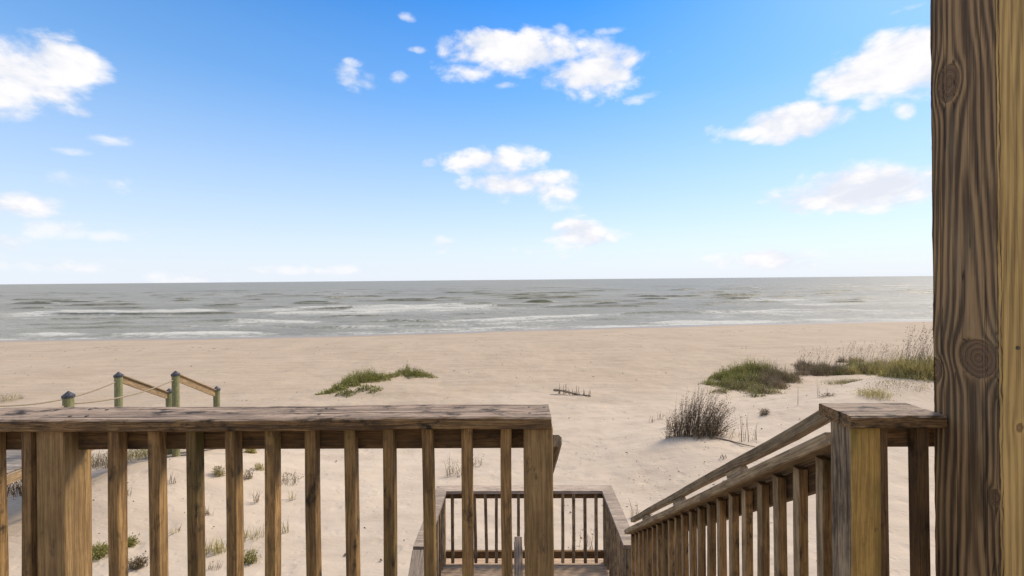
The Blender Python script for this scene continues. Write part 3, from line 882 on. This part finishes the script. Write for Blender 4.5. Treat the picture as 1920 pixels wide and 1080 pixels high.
CAPME = lathe('cap', [(.112, 0), (.118, .01), (.118, .055), (.108, .062), (.012, .15), (.004, .155)], (CAPM,))
posts = {}
for key, x, px, py in (('A', XWR, 128, 733), ('B', XWL, 222, 697), ('C', XWR, 329, 695), ('D', XWL, 317, 728), ('E', XWR, 406, 724)):
    p = at_x(px, py, x)
    ht = p.z - .15
    zb_ = G(p.x, p.y) - .6
    L = ht - zb_
    # local X of the shaft runs upward so that the grain follows it
    me = lathe('post', [(.1, -L / 2), (.101, -L / 4), (.099, L / 4), (.1, L / 2)], (W_PILE,), 14)
    me.transform(Matrix.Rotation(math.pi / 2, 4, 'Y'))
    o = obj('post', me, walk, Matrix.Translation((p.x, p.y, ht - L / 2)) @ Matrix.Rotation(-math.pi / 2, 4, 'Y'))
    obj('post_cap', CAPME, o, Matrix.Translation((p.x, p.y, ht - .004)))
    posts[key] = Vector((p.x, p.y, ht))
# two more pilings out of the picture to the left carry the ropes on
for key, x, y2 in (('A2', XWR, posts['A'].y - 3.0), ('B2', XWL, posts['B'].y - 3.35)):
    ht = posts['A'].z + .02; zb_ = G(x, y2) - .6; L = ht - zb_
    me = lathe('post', [(.1, -L / 2), (.1, L / 2)], (W_PILE,), 14); me.transform(Matrix.Rotation(math.pi / 2, 4, 'Y'))
    o = obj('post', me, walk, Matrix.Translation((x, y2, ht - L / 2)) @ Matrix.Rotation(-math.pi / 2, 4, 'Y'))
    obj('post_cap', CAPME, o, Matrix.Translation((x, y2, ht - .004)))
    posts[key] = Vector((x, y2, ht))
for a, b_ in (('B', 'D'), ('C', 'E')):
    pa, pb = posts[a] + Vector((.0, .09, -.10)), posts[b_] + Vector((0, -.05, -.10))
    board('stair_rail', pa, pb, .045, .19, W_WALK, walk, n=3)
    board('stair_rail_cap', pa + Vector((.0, 0, .115)), pb + Vector((0, 0, .115)), .13, .036, W_WALK, walk, n=3)


def tube(name, pts, r, mats, n=7, parent=None):
    pts = [Vector(p) for p in pts]; v, fs = [], []
    o0 = pts[0]
    for i, p in enumerate(pts):
        tn = (pts[min(i + 1, len(pts) - 1)] - pts[max(i - 1, 0)]).normalized()
        a = tn.cross(Vector((0.3, 0.2, 1))).normalized(); b2 = tn.cross(a)
        rad = r if not callable(r) else r(i / (len(pts) - 1))
        for k in range(n):
            an = 2 * math.pi * k / n
            v.append(p - o0 + (a * math.cos(an) + b2 * math.sin(an)) * rad)
    for i in range(len(pts) - 1):
        for k in range(n):
            q = i * n + k; q2 = i * n + (k + 1) % n
            fs.append((q, q2, q2 + n, q + n))
    fs.append(tuple(range(n))[::-1]); fs.append(tuple((len(pts) - 1) * n + k for k in range(n)))
    return obj(name, mesh_np(name, v, fs, mats, True), parent, Matrix.Translation(o0))


mr, t = new_mat('hemp_rope'); tc = t.new('ShaderNodeTexCoord')
t.out(t.mix(t.noise(tc.outputs['Object'], 40, 3), (0.17, 0.13, 0.085), (0.36, 0.29, 0.2)), 0.9)
def rope(pa, pb, sag, label):
    pts = [pa.lerp(pb, i / 24) - Vector((0, 0, sag * 4 * (i / 24) * (1 - i / 24))) for i in range(25)]
    tag(tube('rope', pts, .019, (mr,), 7), label, 'rope', 'boardwalk rope rails')
side_ = Vector((.0, 0, 0))
rope(posts['B2'] + Vector((.0, .10, -.10)), posts['B'] + Vector((0, -.10, -.13)), .20, 'far sagging rope strung to the piling with the nearer stair rail')
rope(posts['A'] + Vector((0, .10, -.17)), posts['C'] + Vector((0, -.10, -.12)), .13, 'near sagging rope crossing in front of the tall left piling')
rope(posts['A2'] + Vector((0, .10, -.17)), posts['A'] + Vector((0, -.10, -.17)), .15, 'rope entering the short nearest piling from the left')


# ---------------------------------------------------------------- plants
def make_leaf(name, cols, transl=0.25):
    m, t = new_mat(name)
    tint = t.attr('tint')
    r = t.new('ShaderNodeValToRGB'); t.link(tint, r.inputs[0])
    while len(r.color_ramp.elements) < len(cols): r.color_ramp.elements.new(0.5)
    for i, c in enumerate(cols):
        r.color_ramp.elements[i].position = i / (len(cols) - 1); r.color_ramp.elements[i].color = c + (1,)
    b, o = t.out(r.outputs[0], 0.65, None, 0.3)
    if transl:
        tr = t.new('ShaderNodeBsdfTranslucent'); t.link(r.outputs[0], tr.inputs[0])
        mx = t.new('ShaderNodeMixShader'); mx.inputs[0].default_value = transl
        t.link(b.outputs[0], mx.inputs[1]); t.link(tr.outputs[0], mx.inputs[2]); t.link(mx.outputs[0], o.inputs[0])
    return m


L_GREEN = make_leaf('leaf_green', [(0.06, 0.065, 0.018), (0.15, 0.16, 0.034), (0.28, 0.27, 0.065), (0.44, 0.39, 0.17)])
L_DRY = make_leaf('leaf_dry', [(0.10, 0.075, 0.045), (0.24, 0.19, 0.11), (0.40, 0.33, 0.21)])
L_BROWN = make_leaf('twig_brown', [(0.065, 0.044, 0.028), (0.15, 0.103, 0.064), (0.28, 0.205, 0.125), (0.21, 0.19, 0.07)], 0.1)
L_YEL = make_leaf('grass_yellow_green', [(0.17, 0.14, 0.05), (0.36, 0.30, 0.09), (0.54, 0.46, 0.18)])
L_OAT = make_leaf('sea_oat_straw', [(0.075, 0.055, 0.038), (0.16, 0.12, 0.08), (0.34, 0.27, 0.18)])
LEAVES = (L_GREEN, L_DRY, L_BROWN, L_YEL, L_OAT)
GREEN, DRY, BROWN, YEL, OAT = range(5)
rs = np.random.RandomState(5)


class Plant:
    def __init__(s): s.v, s.f, s.t, s.m, s.n = [], [], [], [], 0
    def blades(s, base, azi, lean0, lean1, length, width, mat, tint, segs=4):
        base = np.asarray(base, float); N = len(base)
        bc = lambda q: np.broadcast_to(np.asarray(q, float), (N,))
        azi, lean0, lean1, length, width, tint = map(bc, (azi, lean0, lean1, length, width, tint))
        hd = np.stack([np.cos(azi), np.sin(azi)], 1)
        sa = azi + np.pi / 2 + rs.uniform(-.8, .8, N)
        sd = np.stack([np.cos(sa), np.sin(sa), np.zeros(N)], 1)
        p = base.copy(); rows_ = []
        for j in range(segs + 1):
            wv = width * (1 - .85 * (j / segs) ** 1.5) / 2
            rows_.append(p - sd * wv[:, None]); rows_.append(p + sd * wv[:, None])
            ln = lean0 + (lean1 - lean0) * (j + .5) / segs
            st_ = np.concatenate([hd * np.sin(ln)[:, None], np.cos(ln)[:, None]], 1) * (length / segs)[:, None]
            p = p + st_
        V = np.stack(rows_, 1)                      # N, 2(segs+1), 3
        k = 2 * (segs + 1)
        off = s.n + np.arange(N)[:, None] * k
        fs = [np.stack([off[:, 0] + 2 * j, off[:, 0] + 2 * j + 1, off[:, 0] + 2 * j + 3, off[:, 0] + 2 * j + 2], 1) for j in range(segs)]
        fs = np.concatenate(fs)
        s.v.append(V.reshape(-1, 3)); s.f.append(fs); s.t.append(np.repeat(tint, k)); s.m.append(np.full(len(fs), mat)); s.n += N * k
        return p
    def leaves(s, cen, size, mat, tint, asp=0.55, up=0.4):
        cen = np.asarray(cen, float); N = len(cen)
        size = np.broadcast_to(np.asarray(size, float), (N,)); tint = np.broadcast_to(np.asarray(tint, float), (N,))
        d = rs.normal(size=(N, 3)); d[:, 2] += up; d /= np.linalg.norm(d, axis=1)[:, None]
        q = rs.normal(size=(N, 3)); q -= d * (q * d).sum(1)[:, None]; q /= np.linalg.norm(q, axis=1)[:, None]
        nn = np.cross(d, q)
        a = cen - d * size[:, None] * .5; b2 = cen + d * size[:, None] * .5
        l = cen + q * size[:, None] * asp * .5 + nn * size[:, None] * .12; r = cen - q * size[:, None] * asp * .5 + nn * size[:, None] * .12
        V = np.stack([a, l, b2, r], 1); off = s.n + np.arange(N) * 4
        fs = off[:, None] + np.arange(4)[None]
        s.v.append(V.reshape(-1, 3)); s.f.append(fs); s.t.append(np.repeat(tint, 4)); s.m.append(np.full(N, mat)); s.n += 4 * N
    def build(s, name, origin, label=None, cat=None, group=None, kind=None, parent=None):
        v = np.concatenate(s.v) - np.array(origin); f = np.concatenate(s.f)
        me = mesh_np(name, v, f, LEAVES)
        me.polygons.foreach_set('material_index', np.concatenate(s.m).astype(np.int32))
        fattr(me, 'tint', np.clip(np.concatenate(s.t), 0, 1))
        return tag(obj(name, me, parent, Matrix.Translation(Vector(origin))), label, cat, group, kind)


def gpts(x, y, dz=0.0):
    return np.stack([x, y, ground(x, y) + dz - 0.015], 1)


def disc(cx, cy, rx, ry, n, rot=0.0, power=0.5):
    r = rs.rand(n) ** power; a = rs.rand(n) * 2 * np.pi
    u, v = r * np.cos(a) * rx, r * np.sin(a) * ry
    return cx + u * math.cos(rot) - v * math.sin(rot), cy + u * math.sin(rot) + v * math.cos(rot)


# creeping green mounds on the open beach: irregular clumps that run together
def clump(P, x0, y0, r, h, n, kind, bias=0.0):
    """kind: (leaf material, share of leaves, share of blades, share of straw)"""
    mat, sl, sb, sd = kind
    a = rs.rand(n) * 6.28; rr_ = rs.rand(n) ** .55
    lob = 1 + .35 * np.sin(a * 2 + rs.rand() * 6) + .2 * np.sin(a * 5 + rs.rand() * 6)
    x, y = x0 + np.cos(a) * rr_ * r * lob, y0 + np.sin(a) * rr_ * r * lob
    b = gpts(x, y); hh = h * np.clip(1.05 - rr_ ** 2, .12, 1) * rs.uniform(.45, 1.1, n)
    tn = np.clip(.5 + bias + rs.normal(0, .2, n), 0, 1)
    k = int(n * sl)
    if k:
        cen = b[:k].copy(); cen[:, 2] += hh[:k] * rs.uniform(.25, 1, k)
        P.leaves(cen, rs.uniform(.045, .12, k), mat, tn[:k])
    k = int(n * sb)
    P.blades(b[:k], rs.rand(k) * 6.28, rs.uniform(0, .35, k), rs.uniform(.2, 1.1, k), hh[:k] * rs.uniform(.8, 1.5, k), .017, mat, tn[:k])
    k = int(n * sd)
    if k: P.blades(b[-k:], rs.rand(k) * 6.28, rs.uniform(0, .5, k), rs.uniform(.3, 1.4, k), hh[-k:] * rs.uniform(.7, 1.4, k), .014, DRY, rs.rand(k))


def clump_plant(name, spots, kind, label, cat, group=None, extra=None):
    P = Plant(); cs_ = []
    for (px, py, r, h, n, bias) in spots:
        c = on_ground(px, py); cs_.append(c)
        clump(P, c.x, c.y, r * 1.1, h * 1.35, int(n * 1.15), kind if not isinstance(kind, list) else kind[len(cs_) - 1], bias)
    if extra: extra(P)
    o = sum(cs_, Vector()) / len(cs_)
    P.build(name, (o.x, o.y, G(o.x, o.y)), label, cat, group)


KG = (GREEN, .9, .5, .12)
clump_plant('beach_plant_mound', [(612, 738, .42, .22, 260, .1), (632, 733, .6, .38, 520, -.05), (655, 724, .75, .55, 900, -.05), (672, 716, .85, .62, 1100, .08),
                                  (694, 712, .8, .55, 900, 0), (716, 711, .6, .40, 480, .05), (733, 707, .45, .25, 240, .15), (650, 738, .5, .22, 260, -.1), (704, 733, .35, .2, 150, .1),
                                  (684, 730, .5, .3, 240, -.15)],
            KG, 'larger low green leafy mound on open beach beyond the railing', 'plant')
clump_plant('beach_plant_mound', [(745, 705, .4, .22, 220, .2), (762, 701, .65, .42, 600, .05), (780, 704, .65, .40, 620, 0), (797, 706, .45, .25, 300, .05), (810, 708, .3, .16, 120, .2), (764, 695, .2, .55, 60, -.2)],
            KG, 'smaller low green leafy mound beside the larger one', 'plant')

# driftwood with upright twigs
ma, mb = on_ground(1038, 737), on_ground(1108, 744)
drift = thing('driftwood', ma.lerp(mb, .5), 'grey driftwood log half buried in sand with upright dead twigs', 'driftwood')
WD = make_wood('driftwood_grey', (0.34, 0.265, 0.185), (0.11, 0.083, 0.058), 0.2)
pts = []
for i in range(13):
    tq = i / 12; p = ma.lerp(mb, tq); zt = .16 - .15 * tq + .03 * math.sin(tq * 7)
    pts.append((p.x, p.y + .1 * math.sin(tq * 3), G(p.x, p.y) + zt))
tube('log', pts, lambda q: .065 * (1 - .45 * q) + .012 * math.sin(q * 23), (WD,), 9, drift)
for i in range(19):
    tq = random.uniform(.12, .98); p = ma.lerp(mb, tq); hh = random.uniform(.2, .62) * (1.1 - .4 * tq)
    lean = Vector((random.uniform(-.12, .2), random.uniform(-.1, .1), 1)) * hh
    b0 = Vector((p.x, p.y + random.uniform(-.1, .15), G(p.x, p.y)))
    tube('twig', [b0, b0 + lean * .5 + Vector((.02, 0, 0)), b0 + lean], lambda q: .022 * (1 - .7 * q), (WD,), 5, drift)


# dark twiggy shrub on the dune flank, swept to the right by the wind
def twiggy_shrub():
    P = Plant(); c = on_ground(1306, 818)
    for (dx, dy, r, h, n, l0m, ln) in ((-.62, .05, .16, 1.05, 34, -.10, .22), (-.40, .1, .22, 1.55, 62, .02, .28), (-.12, .12, .26, 1.72, 84, .10, .30), (.14, .1, .26, 1.65, 80, .20, .32),
                                      (.36, .12, .25, 1.5, 66, .34, .34), (.5, .15, .22, 1.3, 46, .52, .40), (-.85, .0, .14, .6, 16, -.1, .2), (.1, -.2, .4, .75, 60, .2, .5), (.55, .0, .25, .8, 34, .7, .5)):
        x, y = disc(c.x + dx, c.y + dy, r, r * .8, n); b = gpts(x, y)
        L = h * rs.uniform(.3, 1.05, n) ** .7
        azi = rs.normal(.0, .35, n); l0 = l0m + rs.normal(0, .12, n); l1 = l0 + ln + rs.normal(0, .22, n)
        P.blades(b, azi, l0, l1, L, .018, BROWN, rs.rand(n) * .8, 6)
        for j in range(12):
            tq = rs.uniform(.1, 1.0, n); lm = l0 + (l1 - l0) * tq / 2
            cen = b + np.stack([np.cos(azi) * np.sin(lm), np.sin(azi) * np.sin(lm), np.cos(lm)], 1) * (L * tq)[:, None] + rs.normal(0, .026, (n, 3))
            P.leaves(cen, rs.uniform(.022, .06, n), BROWN, np.clip(rs.rand(n) * .8 + (.5 if j % 5 == 0 else 0) * (cen[:, 2] < c.z + .6), 0, 1), .45)
    k = 90; xk, yk = disc(c.x + .1, c.y - .1, 1.25, .6, k, 0, .3)
    P.blades(gpts(xk, yk), rs.rand(k) * 6.28, .4, rs.uniform(.7, 1.5, k), rs.uniform(.2, .55, k), .013, DRY, rs.rand(k))
    # long runners reaching out over the sand on the right
    for (ax, ay, az_, L) in ((.75, .1, .1, 1.15), (.7, -.1, -.1, .9), (.9, .3, .3, .8)):
        P.blades(gpts(np.array([c.x + ax]), np.array([c.y + ay])), az_, .7, 1.35, L, .03, BROWN, .3, 6)
    o = P.build('dune_shrub', (c.x, c.y, c.z), 'big dark brown twiggy shrub swept right, left of the grass mound', 'shrub')
    r0 = Vector((c.x + .25, c.y - .35, 0))
    pts = [Vector((r0.x + q * .95, r0.y - q * .9 + .08 * math.sin(q * 6), 0)) for q in np.linspace(0, 1, 9)]
    pts = [Vector((p.x, p.y, G(p.x, p.y) + .035 * (1 - i / 8) + .012)) for i, p in enumerate(pts)]
    tube('root', pts, lambda q: .03 * (1 - .55 * q), (WD,), 6, o)


twiggy_shrub()

# green and straw grass mound on the dune
KS = (GREEN, .25, .35, .9); KB = (BROWN, .35, 1.0, .35); KM = (GREEN, .7, .9, .25)
clump_plant('grass_mound', [(1335, 722, .6, .30, 420, .1), (1358, 712, .75, .48, 850, .0), (1382, 704, .85, .60, 1100, .1), (1408, 700, .9, .70, 1300, .12), (1432, 702, .8, .72, 900, 0),
                            (1372, 726, .7, .42, 600, 0), (1400, 730, .8, .45, 800, 0), (1428, 736, .7, .40, 600, .1), (1352, 736, .5, .3, 300, 0),
                            (1450, 712, .75, .72, 520, .2), (1472, 714, .65, .60, 420, .3), (1488, 712, .5, .45, 260, .3), (1455, 728, .6, .5, 300, .1), (1416, 744, .4, .25, 160, 0), (1390, 717, .85, .5, 700, .05), (1415, 718, .85, .55, 800, 0), (1440, 722, .8, .5, 600, .05), (1365, 720, .6, .4, 400, 0)],
            [KM, KM, KM, KM, KM, KS, KS, KS, KS, KB, KB, KB, KB, KS, KM, KS, KB, KM], 'rounded mound of green and straw grass on the dune right of the shrub', 'grass')


# sea oats along the crest: three stands one can tell apart
def oat_stand(x0, x1, yb0, yb1, rows_, n, hgt, nst, label, kinds):
    P = Plant()
    for i in range(rows_):
        px = random.uniform(x0, x1); py = np.interp(px, [x0, x1], [yb0, yb1]) - abs(random.gauss(0, 9))
        c = on_ground(px, py); kd = random.choice(kinds)
        clump(P, c.x, c.y, random.uniform(.35, .75), hgt * random.uniform(.6, 1.1), n, kd, random.uniform(-.1, .25))
    px = rs.uniform(x0, x1, nst); b = np.array([tuple(on_ground(q, np.interp(q, [x0, x1], [yb0, yb1]) - abs(random.gauss(0, 10)))) for q in px])
    azs = rs.normal(.1, .45, nst); L = rs.uniform(.75, 1.9, nst) * hgt * 1.35
    l0, l1 = rs.uniform(.02, .25, nst), rs.uniform(.25, .8, nst)
    tip = P.blades(b, azs, l0, l1, L, .013, OAT, rs.rand(nst) * .5, 6)
    for j in range(8):
        back = rs.uniform(0, .28, nst)
        cen = tip - np.stack([np.cos(azs) * np.sin(l1), np.sin(azs) * np.sin(l1), np.cos(l1)], 1) * back[:, None] + rs.normal(0, .014, (nst, 3))
        P.leaves(cen, rs.uniform(.03, .07, nst), OAT, rs.rand(nst) * .6, .4, .8)
    o = on_ground((x0 + x1) / 2, (yb0 + yb1) / 2)
    P.build('sea_oats', (o.x, o.y, o.z), label, 'grass', 'sea oats along the dune crest')


KY = (YEL, .15, 1.0, .35); KYG = (YEL, .3, .8, .6)
oat_stand(1492, 1572, 705, 702, 17, 280, .58, 80, 'dark short stand of sea oats next to the rounded grass mound', [KB, KB, (BROWN, .1, .9, .6), KS])
oat_stand(1572, 1668, 703, 700, 26, 280, .68, 140, 'middle stand of sea oats with tall bending seed stalks', [KY, KYG, (BROWN, .1, .6, .8), (GREEN, .1, .8, .6)])
oat_stand(1668, 1775, 706, 712, 34, 300, .78, 170, 'yellow green stand of sea oats reaching the tall porch post', [KY, KY, KYG, (YEL, .3, .9, .8)])


# scattered small plants, each its own thing
def tuft(px, py, r, h, n, mat, label, name='grass_tuft', cat='grass', lean=(.1, 1.1), wd=.011, tint=.5, leaf=None, group=None, stalk=False):
    c = on_ground(px, py); P = Plant()
    x, y = disc(c.x, c.y, r, r * .7, n)
    b = gpts(x, y)
    P.blades(b, rs.rand(n) * 6.28, rs.uniform(0, .4, n) if not stalk else rs.uniform(0, .12, n), rs.uniform(*lean, n), h * rs.uniform(.5, 1.1, n), wd, mat, np.clip(rs.normal(tint, .25, n), 0, 1))
    if leaf is not None:
        k = n * 5; i_ = rs.randint(0, n, k)
        cen = b[i_] + np.stack([rs.normal(0, r * .35, k), rs.normal(0, r * .35, k), rs.uniform(.05, .95, k) * h * .8], 1)
        P.leaves(cen, rs.uniform(.02, .05, k), leaf, rs.rand(k))
    P.build(name, (c.x, c.y, c.z), label, cat, group)


tuft(1640, 742, .55, .34, 170, YEL, 'yellow green grass clump on bright sand above the short railing cap', leaf=YEL, tint=.7)
tuft(1690, 722, .9, .22, 150, YEL, 'low pale grass fringe on the sand near the tall post', leaf=DRY)
tuft(1585, 718, .9, .16, 420, DRY, 'thin straw litter patch in front of the middle sea oats', leaf=GREEN)
tuft(1433, 778, .16, .28, 70, DRY, 'small straw tuft on the dune slope above the handrail', leaf=BROWN, tint=.3)
tuft(1395, 828, .16, .95, 6, BROWN, 'cluster of thin dark upright stems right of the big shrub', 'dead_stems', 'plant', (.0, .25), .028, .2, BROWN, stalk=True)
tuft(1414, 826, .10, .55, 3, BROWN, 'single leaning dark stem just above the handrail', 'dead_stems', 'plant', (.3, .5), .022, .2, BROWN, stalk=True)
tuft(1222, 792, .12, .36, 6, BROWN, 'leftmost pair of tiny dark sprigs left of the big shrub', 'dead_stems', 'plant', (.2, .5), .022, .2, stalk=True)
tuft(1238, 787, .12, .36, 7, BROWN, 'small dark sprigs close to the big shrub on its left', 'dead_stems', 'plant', (.1, .5), .022, .2, BROWN, stalk=True)
tuft(1264, 800, .28, .55, 26, BROWN, 'low dark sprouts at the left foot of the big shrub', 'dead_stems', 'plant', (.1, .5), .02, .3, BROWN)
tuft(1357, 858, .12, .25, 8, BROWN, 'tiny curled dark sprig on sand above the sloping handrail', 'dead_stems', 'plant', (.4, 1.6), .018, .3)
for px, py, h, lab in ((1497, 760, .95, 'leftmost lone thin stalk on the sand below the grass mound'), (1534, 744, .75, 'middle lone thin stalk with dark tuft at its base'), (1549, 742, .7, 'right lone thin stalk with dark tuft at its base')):
    tuft(px, py, .05, h, 2, BROWN, lab, 'dead_stems', 'plant', (0, .06), .014, .5, stalk=True)
tuft(1552, 743, .22, .16, 40, DRY, 'little dark litter tuft at the foot of the lone stalks', leaf=BROWN, tint=.2)
# seen between the balusters
tuft(203, 872, .55, .50, 150, BROWN, 'reddish brown leafy shrub beside the left railing post', 'dune_shrub', 'shrub', (.1, .9), .014, .75, DRY)
tuft(262, 856, .6, .42, 200, YEL, 'yellow green grass clump on the hummock crest at left', leaf=GREEN)
tuft(312, 848, .4, .3, 60, DRY, 'sparse straw tuft on the hummock crest')
tuft(14, 928, .75, .62, 190, BROWN, 'dark brown twiggy shrub at the bottom left corner by the boardwalk', 'dune_shrub', 'shrub', (.2, 1.0), .016, .25, BROWN)
tuft(412, 892, .13, .3, 60, YEL, 'sparse pale tuft between third and fourth balusters from the left post', leaf=DRY)
tuft(470, 850, .18, .3, 130, YEL, 'pale green tuft just under the top rail, left of fifth baluster', leaf=YEL)
tuft(463, 896, .14, .3, 34, DRY, 'twiggy straw tuft midway between fourth and fifth balusters from the left post', leaf=BROWN)
tuft(487, 882, .12, .25, 40, YEL, 'small yellow green tuft touching the fifth baluster on its left', leaf=YEL)
tuft(538, 905, .33, .34, 44, DRY, 'grey twiggy tuft between fifth and sixth balusters from the left post', leaf=BROWN, tint=.2)
tuft(403, 1034, .22, .30, 90, YEL, 'dense yellow grass tuft low between third and fourth balusters', tint=.6)
tuft(468, 1010, .28, .30, 60, YEL, 'sprawling green grass sprig low between fourth and fifth balusters', tint=.4)
tuft(468, 1055, .14, .30, 70, YEL, 'lowest green grass sprig between fourth and fifth balusters', leaf=GREEN, tint=.4)
tuft(535, 1000, .06, .34, 14, YEL, 'lone thin green blade cluster between fifth and sixth balusters', tint=.3)
tuft(404, 1068, .14, .2, 24, DRY, 'tiny straw tuft at the picture bottom, below the dense yellow tuft')
tuft(185, 1040, .18, .2, 200, YEL, 'bright green low grass patch right of the left post', leaf=GREEN, tint=.5)
tuft(245, 1022, .11, .22, 70, YEL, 'pale sparse grass beside the bright green patch', leaf=GREEN)
tuft(256, 1062, .12, .2, 90, DRY, 'reddish dry litter tuft low at left', leaf=BROWN)
tuft(858, 890, .32, .62, 26, BROWN, 'leafless branching twig plant above the landing railing', 'dead_stems', 'plant', (.1, 1.1), .016, .6, DRY)
tuft(893, 872, .2, .4, 12, BROWN, 'thin twig sprig right of the branching twig plant', 'dead_stems', 'plant', (.1, .9), .014, .6, DRY)
tuft(1052, 1056, .2, .18, 80, GREEN, 'green weeds growing through the landing edge', leaf=YEL, tint=.6)
tuft(1095, 1030, .2, .5, 12, DRY, 'grey twig sprig seen through the landing balusters', 'dead_stems', 'plant', (.1, .9), .014, .2, BROWN)
tuft(12, 752, .5, .55, 60, YEL, 'wispy grass clump at the left picture edge behind the ropes', leaf=DRY, tint=.4)
tuft(40, 748, .2, .3, 24, DRY, 'faint straw sprig beside the far rope')
tuft(1190, 968, .10, .4, 14, DRY, 'straw sprig beside the landing corner and sloping handrail')

for px, py, h, mt, lab in ((322, 905, .3, DRY, 'thin straw sprig between second and third balusters from the left post'), (392, 965, .24, BROWN, 'tiny brown sprig halfway down between third and fourth balusters'),
                           (480, 940, .38, BROWN, 'curled grey twig halfway down between fourth and fifth balusters'), (548, 935, .26, YEL, 'faint green sprig halfway down between fifth and sixth balusters'),
                           (330, 1000, .22, YEL, 'small pale sprig low between second and third balusters'), (238, 930, .2, DRY, 'tiny dry sprig halfway down beside the first baluster')):
    tuft(px, py, .09, h, 16, mt, lab, lean=(.3, 1.5), wd=.013)

# seaweed line, bits of debris, and dark dashes standing in for footprint shadows
bits_mat, t = new_mat('wrack_and_footprint_shade'); t.out((0.16, 0.115, 0.07), 0.9)
dv, df = [], []
def bit(x, y, l, wdt, h, a):
    z = G(x, y) - .005; n0 = len(dv); ca, sa = math.cos(a), math.sin(a)
    for (u, v_, q) in ((-1, 0, 0), (0, -1, 0), (1, 0, 0), (0, 1, 0), (0, 0, 1)):
        u *= l / 2; v_ *= wdt / 2
        dv.append((x + u * ca - v_ * sa, y + u * sa + v_ * ca, z + q * h + .004))
    df.extend([(n0, n0 + 1, n0 + 4), (n0 + 1, n0 + 2, n0 + 4), (n0 + 2, n0 + 3, n0 + 4), (n0 + 3, n0, n0 + 4), (n0 + 3, n0 + 2, n0 + 1, n0)])
for px in np.arange(-20, 1740, 3.0):
    if pn(px / 60.0, 0.5, 77) + random.uniform(-.35, .35) < .22: continue
    py = np.interp(px, [0, 500, 1000, 1300, 1740], [654, 655, 632, 625, 611]) + random.gauss(0, 2.5)
    p = on_ground(px, py); bit(p.x, p.y, random.uniform(.15, .9), random.uniform(.03, .10), random.uniform(.008, .025), random.uniform(-.2, .25))
for i in range(420):
    px, py = random.uniform(-30, 1740), 650 + 420 * random.random() ** 2.2
    p = on_ground(px, py); s_ = random.uniform(.03, .11) * (1.4 if py < 720 else 1)
    bit(p.x, p.y, s_, s_ * .5, s_ * .35, random.uniform(0, 3.1))
for i in range(190):  # dark dashes imitating the shade inside footprints near the stair
    px, py = random.gauss(1230, 110), random.gauss(900, 55)
    p = on_ground(px, py); s_ = random.uniform(.02, .05); bit(p.x, p.y, s_ * 1.4, s_ * .5, s_ * .3, random.uniform(-.5, .8))
me = mesh_np('debris_and_footprint_shade', dv, df, (bits_mat,))
tag(obj('debris_and_footprint_shade', me), 'scattered dark seaweed and plant bits, with dark dashes painted as footprint shadows', 'debris', None, 'stuff')
